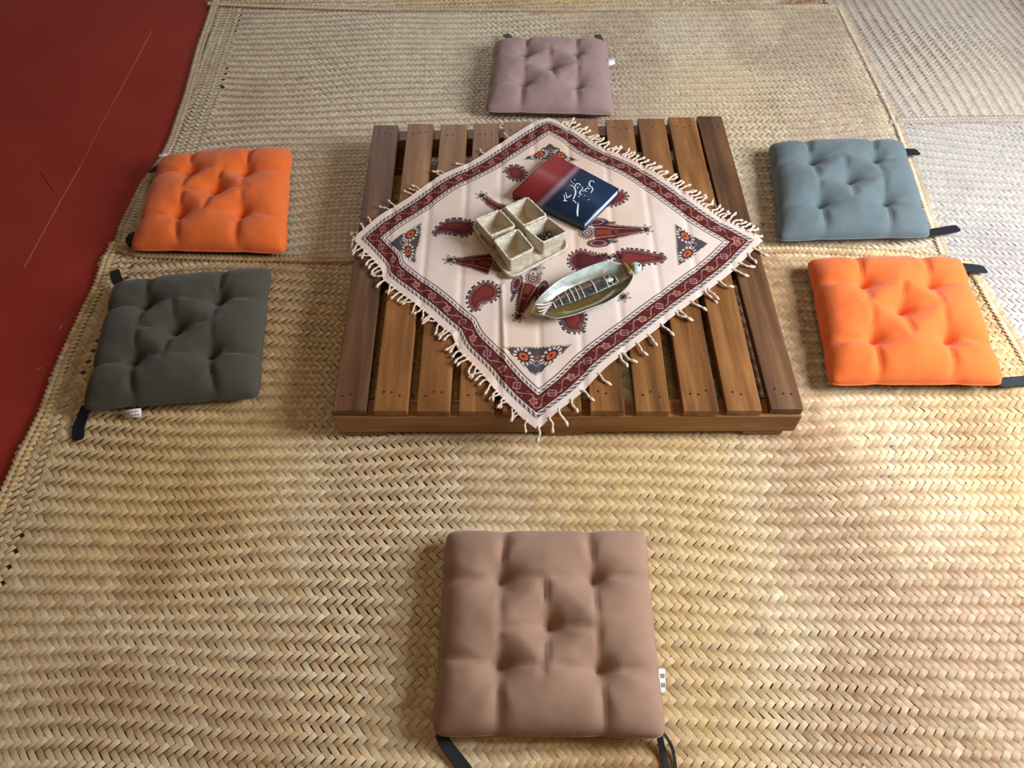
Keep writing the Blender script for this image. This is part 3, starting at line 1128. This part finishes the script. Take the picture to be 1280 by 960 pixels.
    # tufting stitches
    for b in buttons:
        i = np.argmin((x - b[0]) ** 2 + (y - b[1]) ** 2)
        bmx = bmesh.new()
        bmesh.ops.create_uvsphere(bmx, u_segments=10, v_segments=6, radius=0.0042)
        for v in bmx.verts:
            v.co.z *= 0.55
        me = from_bm('tuft_button', bmx)
        bo = link('tuft_button', me, M[mat], None, smooth=True)
        bo.parent = root
        bo.location = (Vt[i, 0], Vt[i, 1], Vt[i, 2] + 0.001)
    for path, wdt in straps:
        strap(root, path, wdt, zfl)
    if tag_px:
        care_tag(root, tag_px, zfl, tag_ink)
    return root


def ribbon_mesh(name, P, width, thick, up=None):
    """flat strap along 3-D points with per-point width"""
    P = np.asarray(P, float)
    n = len(P)
    width = np.broadcast_to(np.asarray(width, float), (n,))
    tan = np.gradient(P, axis=0)
    tan /= np.linalg.norm(tan, axis=1)[:, None]
    V, Fc = [], []
    for i in range(n):
        side = np.cross(tan[i], [0, 0, 1.0])
        side /= np.linalg.norm(side) + 1e-9
        nv = np.cross(side, tan[i])
        for s, t in ((-.5, .5), (.5, .5), (.5, -.5), (-.5, -.5)):
            V.append(P[i] + side * s * width[i] + nv * t * thick)
    for i in range(n - 1):
        for k in range(4):
            Fc.append((i * 4 + k, i * 4 + (k + 1) % 4, i * 4 + 4 + (k + 1) % 4, i * 4 + 4 + k))
    Fc += [(3, 2, 1, 0), (n * 4 - 4, n * 4 - 3, n * 4 - 2, n * 4 - 1)]
    me = bpy.data.meshes.new(name)
    me.from_pydata([tuple(v) for v in V], [], Fc)
    bmx = bmesh.new()
    bmx.from_mesh(me)
    bpy.data.meshes.remove(me)
    return from_bm(name, bmx)


def strap(root, path, wdt, zfl):
    """path: (pixel x, pixel y, height above the mat)"""
    pts = [at(u, v, zfl + z) for u, v, z in path]
    P = smooth_path(pts, 18) - np.array(root.location)
    w = np.full(len(P), wdt)
    if wdt > 0.009:
        w[0] *= 0.75
        w[-1] *= 0.7
        w[-2] *= 0.93
    me = ribbon_mesh('tie_strap', P, w, 0.0035)
    o = link('tie_strap', me, M['strap'], None)
    o.parent = root


def care_tag(root, pts, zfl, ink):
    """pts: four (pixel x, pixel y, height) corners"""
    Q = [at(u, v, zfl + z) - np.array(root.location) for u, v, z in pts]
    nrm = np.cross(Q[1] - Q[0], Q[3] - Q[0])
    nrm /= np.linalg.norm(nrm)
    if nrm @ (CAM - np.array(root.location)) < 0:
        nrm = -nrm
    V = [p + nrm * 0.0006 for p in Q] + [p - nrm * 0.0006 for p in Q]
    Fc = [(0, 1, 2, 3), (7, 6, 5, 4)] + [(i, i + 4, (i + 1) % 4 + 4, (i + 1) % 4) for i in range(4)]
    t = link('care_tag', mesh_from('care_tag', V, Fc), M['tag'], None)
    t.parent = root
    if ink:
        Vs, Fs = [], []
        r_ = random.Random(3)
        for row in (0.3, 0.68):
            s = 0.12
            while s < 0.85:
                w = r_.uniform(0.05, 0.12)
                for a, b in ((s, row - 0.1), (s + w, row - 0.1), (s + w, row + 0.1), (s, row + 0.1)):
                    p = (Q[0] * (1 - a) + Q[1] * a) * (1 - b) + (Q[3] * (1 - a) + Q[2] * a) * b
                    Vs.append(p + nrm * 0.0010)
                k = len(Vs)
                Fs.append((k - 4, k - 3, k - 2, k - 1))
                s += w + 0.05
        p_ = link('tag_print', mesh_from('tag_print', Vs, Fs), M[ink], None)
        p_.parent = t


ZC2 = ZF + 0.0085
cushion([(558, 664), (807, 664), (833, 924), (540, 921)], 'brown tufted floor cushion lying alone on the mat before the pallet front', 'brown', 11,
        [([(551, 915, .022), (556, 928, .010), (566, 942, .004), (590, 972, .002)], 0.022),
         ([(824, 915, .022), (826, 928, .014), (830, 945, .004), (836, 972, .002)], 0.011),
         ([(826, 913, .022), (836, 926, .014), (842, 942, .004), (846, 972, .002)], 0.005)],
        [(823, 836, .034), (831, 836, .012), (832, 866, .012), (826, 866, .034)], tag_ink='tag_ink_grey')
cushion([(618, 54), (759, 54), (768, 144), (606, 140)], 'mauve tufted floor cushion at the far side of the pallet', 'mauve', 23,
        [([(640, 53, .030), (636, 47, .030), (632, 43, .018)], 0.024),
         ([(752, 53, .030), (749, 48, .030), (746, 44, .018)], 0.022)],
        [(760, 74, .036), (768, 72, .020), (769, 80, .020), (761, 82, .036)], zfl=ZC2)
cushion([(203, 199), (366, 188), (358, 317), (163, 313)], 'orange tufted floor cushion beside the red floor, next to the dark green one', 'orange', 37,
        [([(203, 208, .03), (196, 210, .03), (189, 212, .014)], 0.034),
         ([(170, 294, .03), (163, 298, .022), (160, 306, .006)], 0.034)],
        [(198, 196, .034), (209, 194, .030), (209, 192, .022), (198, 193, .022)], zfl=ZC2)
cushion([(143, 356), (340, 336), (324, 498), (103, 514)], 'dark olive-green tufted floor cushion with a printed white tag', 'green', 41,
        [([(150, 356, .03), (145, 347, .028), (143, 338, .014)], 0.026),
         ([(108, 508, .024), (103, 522, .010), (98, 536, .004), (98, 550, .002)], 0.026)],
        [(155, 513, .022), (176, 510, .022), (177, 521, .006), (156, 523, .006)], tag_ink='tag_ink_red')
cushion([(960, 182), (1127, 179), (1164, 297), (972, 302)], 'grey-teal tufted floor cushion beside the pallet', 'teal', 53,
        [([(1124, 190, .03), (1136, 190, .026), (1148, 190, .016)], 0.028),
         ([(1156, 292, .026), (1176, 289, .016), (1198, 285, .005)], 0.026)], zfl=ZC2)
cushion([(1008, 326), (1199, 325), (1255, 482), (1036, 482)], 'bright orange tufted floor cushion next to the grey-teal one', 'orange', 67,
        [([(1196, 334, .03), (1214, 335, .024), (1232, 337, .008)], 0.028),
         ([(1246, 478, .022), (1268, 477, .012), (1300, 474, .004)], 0.026)],
        [(1127, 324, .036), (1147, 324, .036), (1147, 320, .020), (1127, 320, .020)])

# ------------------------------------------------------------------ book
BT = 0.022
zt = H + 0.0085 + BT
bq = [at(641, 240, zt), at(692, 192, zt), at(774, 236, zt), at(731, 280, zt)]    # spine-near, spine-far, edge-far, edge-near
bc = np.mean(bq, 0)
book = empty('book', (bc[0], bc[1], H + 0.0085), 'paperback book with red and navy cover and white calligraphy', 'book')


def book_pt(s, t, z):
    p = (bq[0] * (1 - s) + bq[3] * s) * (1 - t) + (bq[1] * (1 - s) + bq[2] * s) * t
    return np.array([p[0] - bc[0], p[1] - bc[1], z])


def slab(name, s0, s1, t0, t1, z0, z1, mat, ns=1):
    ss = np.linspace(s0, s1, ns + 1)
    V = [book_pt(s, t, z) for s in ss for t, z in ((t0, z0), (t1, z0), (t1, z1), (t0, z1))]
    Fc = []
    for i in range(ns):
        for k in range(4):
            Fc.append((i * 4 + k, i * 4 + (k + 1) % 4, i * 4 + 4 + (k + 1) % 4, i * 4 + 4 + k))
    Fc += [(3, 2, 1, 0), (ns * 4, ns * 4 + 1, ns * 4 + 2, ns * 4 + 3)]
    me = mesh_from(name, V, Fc)
    bmx = bmesh.new()
    bmx.from_mesh(me)
    bmesh.ops.recalc_face_normals(bmx, faces=bmx.faces)
    bmx.to_mesh(me)
    bmx.free()
    o = link(name, me, mat, None)
    o.parent = book
    return o, ss


slab('page_block', 0.012, 0.985, 0.012, 0.988, 0.0012, BT - 0.0012, M['pages'])
NAVY = np.array(lin(24, 46, 74)[:3])
NAVD = np.array(lin(36, 38, 56)[:3])
PLUM = np.array(lin(150, 120, 140)[:3])
REDC = np.array(lin(142, 46, 46)[:3])


def cover_col(s):
    k = np.array([0, 0.27, 0.34, 0.385, 0.44, 0.6, 1.0])
    cs = np.array([REDC, REDC * 0.9, REDC * 0.62, PLUM, NAVD, NAVY * 0.9, NAVY])
    return np.stack([np.interp(s, k, cs[:, i]) for i in range(3)], 1)


for nm, z0, z1 in (('front_cover', BT - 0.0012, BT), ('back_cover', 0.0, 0.0012)):
    o, ss = slab(nm, 0.0, 1.0, 0.0, 1.0, z0, z1, M['cover'], 40)
    set_col(o.data, np.repeat(cover_col(ss), 4, 0))
o, ss = slab('spine', 0.0, 1.0, -0.008, 0.004, 0.0, BT, M['cover'], 40)
set_col(o.data, np.repeat(cover_col(ss), 4, 0) * 0.8)

# the calligraphy: brush strokes as flat inked ribbons on the cover
S = 13.71
strokes = [([(305, 298), (345, 305), (380, 335), (402, 385), (402, 435), (385, 490), (362, 540)], .0016, .004),
           ([(355, 560), (385, 568), (400, 590), (418, 605)], .003, .0022),
           ([(400, 330), (405, 290), (435, 268), (470, 275), (488, 305)], .002, .0032),
           ([(435, 350), (440, 330), (450, 318)], .002, .002),
           ([(510, 318), (530, 345), (505, 380), (478, 415), (480, 450), (512, 462)], .0018, .0030),
           ([(520, 402), (552, 385), (590, 352), (630, 352), (650, 372)], .0016, .0026),
           ([(606, 402), (575, 396), (560, 378)], .0016, .0026),
           ([(725, 252), (700, 222), (660, 226), (638, 262), (650, 310), (690, 340), (690, 395), (660, 428)], .002, .0036),
           ([(622, 345), (610, 315)], .0014, .0014),
           ([(203, 455), (212, 500), (224, 545)], .0012, .0024),
           ([(236, 415), (245, 460), (262, 512), (290, 490), (340, 462)], .0014, .0028),
           ([(318, 205), (335, 235), (355, 250)], .0007, .0012),
           ([(198, 572), (225, 550), (252, 570)], .003, .0044),
           ([(446, 592), (446, 660), (436, 750), (440, 828)], .0014, .0052)]
dots = [(460, 490), (560, 476), (374, 272), (392, 200), (300, 500), (628, 545)]
Vs, Fs = [], []
ztop = BT + 0.0004 + 0.0


def add_ribbon(P, w):
    b0 = len(Vs)
    tan = np.gradient(P, axis=0)
    tan /= np.linalg.norm(tan, axis=1)[:, None] + 1e-9
    for i in range(len(P)):
        nrm = np.array([-tan[i][1], tan[i][0]])
        for s in (-.5, .5):
            Vs.append((*(P[i] + nrm * s * w[i]), ztop))
    for i in range(len(P) - 1):
        Fs.append((b0 + 2 * i, b0 + 2 * i + 1, b0 + 2 * i + 3, b0 + 2 * i + 2))


for pts, w0, w1 in strokes:
    P = smooth_path([at(690 + a / S, 210 + b / S, zt)[:2] - bc[:2] for a, b in pts], 24)
    t = np.linspace(0, 1, len(P))
    add_ribbon(P, 0.78 * (w0 + (w1 - w0) * np.sin(t * math.pi * 0.85)))
for a, b in dots:
    p = at(690 + a / S, 210 + b / S, zt)[:2] - bc[:2]
    add_ribbon(np.array([p + [-0.0014, -.0008], p, p + [0.0014, .0008]]), [0.0012, 0.0028, 0.0012])
o = link('title_lettering', mesh_from('title_lettering', Vs, Fs), M['title'], None)
o.parent = book

# ------------------------------------------------------------------ tray and the four plaited cups
STRAWB = np.array(lin(230, 223, 208)[:3])
STRAWD = np.array(lin(178, 156, 118)[:3])


def rounded_quad(q, r=0.12, per=6):
    """outline of a four-cornered shape with rounded corners"""
    q = np.asarray(q)
    out = []
    for i in range(4):
        p, a, b = q[i], q[i - 1], q[(i + 1) % 4]
        s, e = p + (a - p) * r, p + (b - p) * r
        for t in np.linspace(0, 1, per):
            out.append((1 - t) ** 2 * s + 2 * t * (1 - t) * p + t * t * e)
    # subdivide the long sides
    res = []
    for i in range(len(out)):
        a, b = out[i], out[(i + 1) % len(out)]
        k = max(1, int(np.linalg.norm(b - a) / 0.006))
        for j in range(k):
            res.append(a + (b - a) * j / k)
    return np.array(res)


def loft(name, rings, mat, parent, colf, close=True):
    """rings: list of (n,3) loops, joined in order; first and last ring capped"""
    n = len(rings[0])
    V = np.vstack(rings)
    Fc = []
    for i in range(len(rings) - 1):
        for k in range(n):
            Fc.append((i * n + k, i * n + (k + 1) % n, (i + 1) * n + (k + 1) % n, (i + 1) * n + k))
    me = bpy.data.meshes.new(name)
    caps = [tuple(range(n))[::-1], tuple((len(rings) - 1) * n + k for k in range(n))] if close else []
    me.from_pydata([tuple(v) for v in V], [], Fc + caps)
    bmx = bmesh.new()
    bmx.from_mesh(me)
    bmesh.ops.recalc_face_normals(bmx, faces=bmx.faces)
    bmx.to_mesh(me)
    bmx.free()
    set_col(me, colf(V))
    o = link(name, me, mat, None, smooth=True)
    o.parent = parent
    return o


def basket_col(seed):
    def f(V):
        a = np.arctan2(V[:, 1], V[:, 0])
        k = 0.5 + 0.5 * np.sin(a * 22 + V[:, 2] * 900)
        k = 0.55 * k + 0.45 * vnoise(V[:, 0] * 30, V[:, 1] * 30 + V[:, 2] * 40, 3, seed)
        return STRAWD + (STRAWB - STRAWD) * k[:, None]
    return f


ztray = H + 0.0085


def regular(q):
    """parallelogram nearest to four points, as centre and two half vectors"""
    q = np.asarray(q)
    return q.mean(0), (q[1] - q[0] + q[2] - q[3]) / 4, (q[3] - q[0] + q[2] - q[1]) / 4


tq = [at(u, v, ztray + 0.012)[:2] for u, v in [(588, 280), (662, 246), (713, 307), (637, 350)]]
tcn, ta1, ta2 = regular(tq)
tray = empty('woven_tray', (tcn[0], tcn[1], ztray), 'flat square woven palm tray holding four small cups', 'tray')
tcorn = [-ta1 - ta2, ta1 - ta2, ta1 + ta2, -ta1 + ta2]


def ring_at(corn, k, z, r=0.14):
    L_ = rounded_quad(np.asarray(corn) * k, r)
    return np.column_stack([L_, np.full(len(L_), z)])


def scaled_ring(base, k, z):
    return np.column_stack([base[:, :2] * k, np.full(len(base), z)])


tb = ring_at(tcorn, 1.0, 0)
loft('tray_base', [scaled_ring(tb, 0.90, 0.0), scaled_ring(tb, 0.97, 0.002), scaled_ring(tb, 0.97, 0.006), scaled_ring(tb, 0.93, 0.0058), scaled_ring(tb, 0.5, 0.0055)],
     M['basket'], tray, basket_col(5))
loft('tray_rim', [scaled_ring(tb, 0.945, 0.006), scaled_ring(tb, 0.965, 0.002), scaled_ring(tb, 1.0, 0.004), scaled_ring(tb, 1.015, 0.011), scaled_ring(tb, 0.995, 0.0155),
                  scaled_ring(tb, 0.965, 0.0125), scaled_ring(tb, 0.945, 0.006)], M['basket'], tray, basket_col(6), close=False)

CH = 0.047
cups = [([(592, 274), (625, 262), (645, 283), (613, 297)], 'empty woven palm cup in the tray corner beside the purple paisley'),
        ([(629, 259), (659, 246), (685, 270), (654, 284)], 'empty woven palm cup in the tray corner beside the book'),
        ([(615, 300), (648, 286), (668, 311), (637, 328)], 'empty woven palm cup in the tray corner facing the pallet front'),
        ([(654, 285), (684, 271), (711, 291), (677, 305)], 'woven palm cup holding small dark trinkets')]
zc = ztray + 0.0062
cup_info = []
for ci, (pix, lab) in enumerate(cups):
    q = [at(u, v, zc + CH)[:2] for u, v in pix]
    cc, h1, h2 = regular(q)
    h1, h2 = h1 * 0.97, h2 * 0.97
    corn = [-h1 - h2, h1 - h2, h1 + h2, -h1 + h2]
    # the base sits a little inwards of the rim
    cup = empty('woven_cup', (cc[0], cc[1], zc), lab, 'cup', 'woven cups on the tray')
    base = ring_at(corn, 1.0, 0, 0.10)
    rings = []
    rows = 7
    rings.append(scaled_ring(base, 0.76, 0.0))
    for k in range(rows):
        z0, z1 = CH * k / rows, CH * (k + 1) / rows
        s0 = 0.80 + 0.19 * (k / rows)
        s1 = 0.80 + 0.19 * ((k + 1) / rows)
        rings.append(scaled_ring(base, s0 - 0.012, z0 + 0.0004))
        rings.append(scaled_ring(base, (s0 + s1) / 2 + 0.016, (z0 + z1) / 2))
    rings.append(scaled_ring(base, 0.97, CH))
    for k in range(rows - 1, 0, -1):
        z0, z1 = CH * k / rows, CH * (k + 1) / rows
        s0 = 0.80 + 0.19 * (k / rows)
        rings.append(scaled_ring(base, s0 - 0.095, (z0 + z1) / 2))
        rings.append(scaled_ring(base, s0 - 0.125, z0 + 0.0004))
    rings.append(scaled_ring(base, 0.66, 0.004))
    loft('cup_wall', rings, M['basket'], cup, basket_col(20 + ci))
    rim = np.vstack([base, base[:1]])
    rim = np.column_stack([rim[:, :2] * 0.95, np.full(len(rim), CH)])
    rm = tube_mesh('cup_rim', rim, 0.0034 + 0.0007 * np.sin(np.arange(len(rim)) * 1.9), 7)
    set_col(rm, basket_col(40 + ci)(np.array([v.co[:] for v in rm.vertices])))
    ro = link('cup_rim', rm, M['basket'], None, smooth=True)
    ro.parent = cup
    cup_info.append((cc, h1, h2))

# dark trinkets in the fourth cup
cc, h1, h2 = cup_info[3]
for k, (s, t, r) in enumerate([(0.14, 0.04, 0.0125), (-0.40, -0.02, 0.0098), (0.42, -0.36, 0.0092), (-0.06, -0.44, 0.0095), (-0.10, 0.42, 0.0094), (0.44, 0.32, 0.0092), (0.30, -0.10, 0.0100), (-0.08, 0.10, 0.0096), (0.25, 0.30, 0.0085)]):
    bmx = bmesh.new()
    bmesh.ops.create_icosphere(bmx, subdivisions=2, radius=r)
    for v in bmx.verts:
        nz = 1 + 0.16 * math.sin(v.co.x * 700 + k) * math.cos(v.co.y * 620 + 2 * k)
        v.co *= nz
        v.co.z *= 0.8
    o = link('dark_trinket', from_bm('dark_trinket', bmx), M['dark_trinket'], None, smooth=True)
    p = cc + h1 * s * 0.9 + h2 * t * 0.9
    o.location = (p[0], p[1], zc + 0.0042 + r * 0.82 + (0.0150 if k > 5 else 0.0))
    tag(o, 'small dark glossy lump lying in a woven cup', 'trinket', 'dark trinkets in the woven cup')
a = np.linspace(0, 2 * math.pi, 25)
rm = tube_mesh('wire_ring', np.column_stack([0.0075 * np.cos(a), 0.0075 * np.sin(a), 0 * a]), 0.0011, 6)
o = link('wire_ring', rm, M['silver'], None, smooth=True)
p = cc - h1 * 0.50 + h2 * 0.08
o.location = (p[0], p[1], zc + 0.0225)
o.rotation_euler = (0.4, 0.3, 0)
tag(o, 'thin silvery ring lying on the dark trinkets in a cup', 'ring')

# ------------------------------------------------------------------ fish-shaped dish
zd = H + 0.0085
DH = 0.034
out_px = [(661, 391), (667, 380), (678, 367), (699, 350), (724, 338), (747, 329), (762, 326), (778, 330), (790, 338), (792, 347), (781, 363), (761, 377), (738, 386), (719, 393), (696, 398), (680, 395)]
P = np.array([at(u, v, zd + DH)[:2] for u, v in out_px])
dc = P.mean(0)
dish = empty('fish_dish', (dc[0], dc[1], zd), 'long glazed pottery dish shaped like a fish, olive with a pale sheen painted on its rim', 'dish')
loop = smooth_path(np.vstack([P, P[:1]]) - dc, 112)[:-1]
CHk = [(0.30, 0.0), (0.48, 0.0008), (0.66, 0.007), (0.84, 0.018), (0.95, 0.028), (1.0, DH), (0.985, DH + 0.0015), (0.955, DH - 0.002), (0.88, 0.025), (0.76, 0.0155), (0.62, 0.008), (0.42, 0.005), (0.2, 0.0045)]


def dring(k, z):
    return np.column_stack([loop * k, np.full(len(loop), z)])


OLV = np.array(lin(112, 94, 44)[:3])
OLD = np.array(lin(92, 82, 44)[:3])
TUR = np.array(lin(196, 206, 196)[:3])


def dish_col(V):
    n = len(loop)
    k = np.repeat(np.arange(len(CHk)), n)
    base = np.where((k >= 4)[:, None] & (k <= 8)[:, None], TUR, OLV)  # pale band: sky sheen on the rim and far wall, painted into the glaze
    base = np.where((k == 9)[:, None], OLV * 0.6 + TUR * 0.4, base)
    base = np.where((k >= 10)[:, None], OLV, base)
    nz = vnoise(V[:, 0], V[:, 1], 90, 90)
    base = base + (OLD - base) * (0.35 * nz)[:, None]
    # the near wall gets no painted sheen, olive right up to its thin pale lip; the tail end is browner
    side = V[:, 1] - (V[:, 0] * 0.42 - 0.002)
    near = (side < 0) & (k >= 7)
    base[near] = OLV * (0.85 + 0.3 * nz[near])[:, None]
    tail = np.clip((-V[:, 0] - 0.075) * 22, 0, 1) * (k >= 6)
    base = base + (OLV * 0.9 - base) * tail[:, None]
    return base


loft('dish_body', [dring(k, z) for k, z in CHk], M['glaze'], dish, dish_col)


def dpt(u, v, z):
    p = at(u, v, zd + z)
    return np.array([p[0] - dc[0], p[1] - dc[1], z])


# the fish lying in the dish: dark body band with pale bones
spine_px = [(679, 388), (694, 379), (712, 371), (730, 364), (748, 357), (766, 350), (781, 343)]
sp = smooth_path([dpt(u, v, 0.0105) for u, v in spine_px], 40)
rad = 0.0215 * np.sin(np.linspace(0.22, 2.85, len(sp))) ** 0.6
fb = link('fish_body', tube_mesh('fish_body', sp, rad, 14, flat=0.30), M['fish_dark'], None, smooth=True)
fb.parent = dish
tn = np.gradient(sp, axis=0)
tn /= np.linalg.norm(tn, axis=1)[:, None]
for k, i in enumerate([5, 8, 11, 13, 15, 17, 22, 27, 29, 31, 32, 34, 35, 37]):
    if i >= len(sp):
        continue
    sd = np.array([-tn[i][1], tn[i][0], 0])
    r = rad[i]
    arc = [sp[i] + sd * r * math.cos(t) * 0.98 + np.array([0, 0, r * 0.30 * math.sin(t) + 0.0007]) + tn[i] * 0.003 * math.cos(t) for t in np.linspace(0.2, 2.9, 9)]
    o = link('rib_bone', tube_mesh('rib_bone', arc, 0.0013 if k % 3 else 0.0018, 6), M['fish_bone'], fb and None, smooth=True)
    o.parent = fb
patch = [sp[27] + [0, 0, 0.0052], sp[29] + [0, 0, 0.0054], sp[30] + [0, 0, 0.0052]]
o = link('pale_patch', tube_mesh('pale_patch', smooth_path(patch, 8), [0.002, .005, .0065, .0068, .006, .005, .004, .002][:len(smooth_path(patch, 8))], 8, flat=0.35), M['fish_bone'], None, smooth=True)
o.parent = fb
rl = [sp[i] + np.array([0, 0, 0.0055]) + np.array([-tn[i][1], tn[i][0], 0]) * rad[i] * 0.25 for i in range(5, 25, 2)]
o = link('rust_stripe', tube_mesh('rust_stripe', smooth_path(rl, 24), 0.0032, 7, flat=0.45), M['fish_rust'], None, smooth=True)
o.parent = fb
# tail fan: pale tapering rays towards the pointed end
for k in range(8):
    a0 = dpt(692 - k * 1.2, 377 + k * 1.4, 0.014)
    b0 = dpt(668 + k * 1.0, 378 + k * 2.3, 0.0335)
    mid_ = (a0 + b0) / 2 + [0, 0, -0.004]
    pth = smooth_path([a0, mid_, b0], 8)
    o = link('tail_ray', tube_mesh('tail_ray', pth, np.linspace(0.0022, 0.0011, len(pth)), 6), M['fish_bone'] if k % 2 else M['fish_rust'], None, smooth=True)
    o.parent = dish
# fish head at the other end
hp = dpt(794.5, 335, DH - 0.006)
bmx = bmesh.new()
bmesh.ops.create_uvsphere(bmx, u_segments=20, v_segments=14, radius=0.0165)
ax = np.array([0.93, 0.30])
for v in bmx.verts:
    l_ = v.co.x * ax[0] + v.co.y * ax[1]
    k = 1.0 - 0.30 * max(0, l_ / 0.0145)
    v.co.x, v.co.y = v.co.x * k + ax[0] * l_ * 0.25, v.co.y * k + ax[1] * l_ * 0.25
    v.co.z *= 0.75
hme = from_bm('fish_head', bmx)
set_col(hme, np.array([TUR * 0.95 if (v.co.x > -0.004) else OLV for v in hme.vertices]))
ho = link('fish_head', hme, M['glaze'], None, smooth=True)
ho.parent = dish
ho.location = tuple(hp)
for nm, r, off, mt in (('eye', 0.0042, (0.0065, -0.0012, 0.0085), 'fish_bone'), ('pupil', 0.0024, (0.0072, -0.0024, 0.0118), 'pupil')):
    bmx = bmesh.new()
    bmesh.ops.create_uvsphere(bmx, u_segments=12, v_segments=8, radius=r)
    o = link(nm, from_bm(nm, bmx), M[mt], None, smooth=True)
    o.parent = ho
    o.location = off
mth = [np.array([0.0135, -0.008, 0.000]), np.array([0.0168, 0.001, 0.001]), np.array([0.0150, 0.0085, 0.001])]
o = link('mouth_line', tube_mesh('mouth_line', smooth_path(mth, 8), 0.0011, 6), M['pupil'], None, smooth=True)
o.parent = ho
nk = [dpt(780, 331, DH), dpt(784, 336, DH + 0.002), dpt(787, 343, DH)]
o = link('gill_band', tube_mesh('gill_band', smooth_path(nk, 10), 0.0065, 8), M['ochre'], None, smooth=True)
o.parent = dish
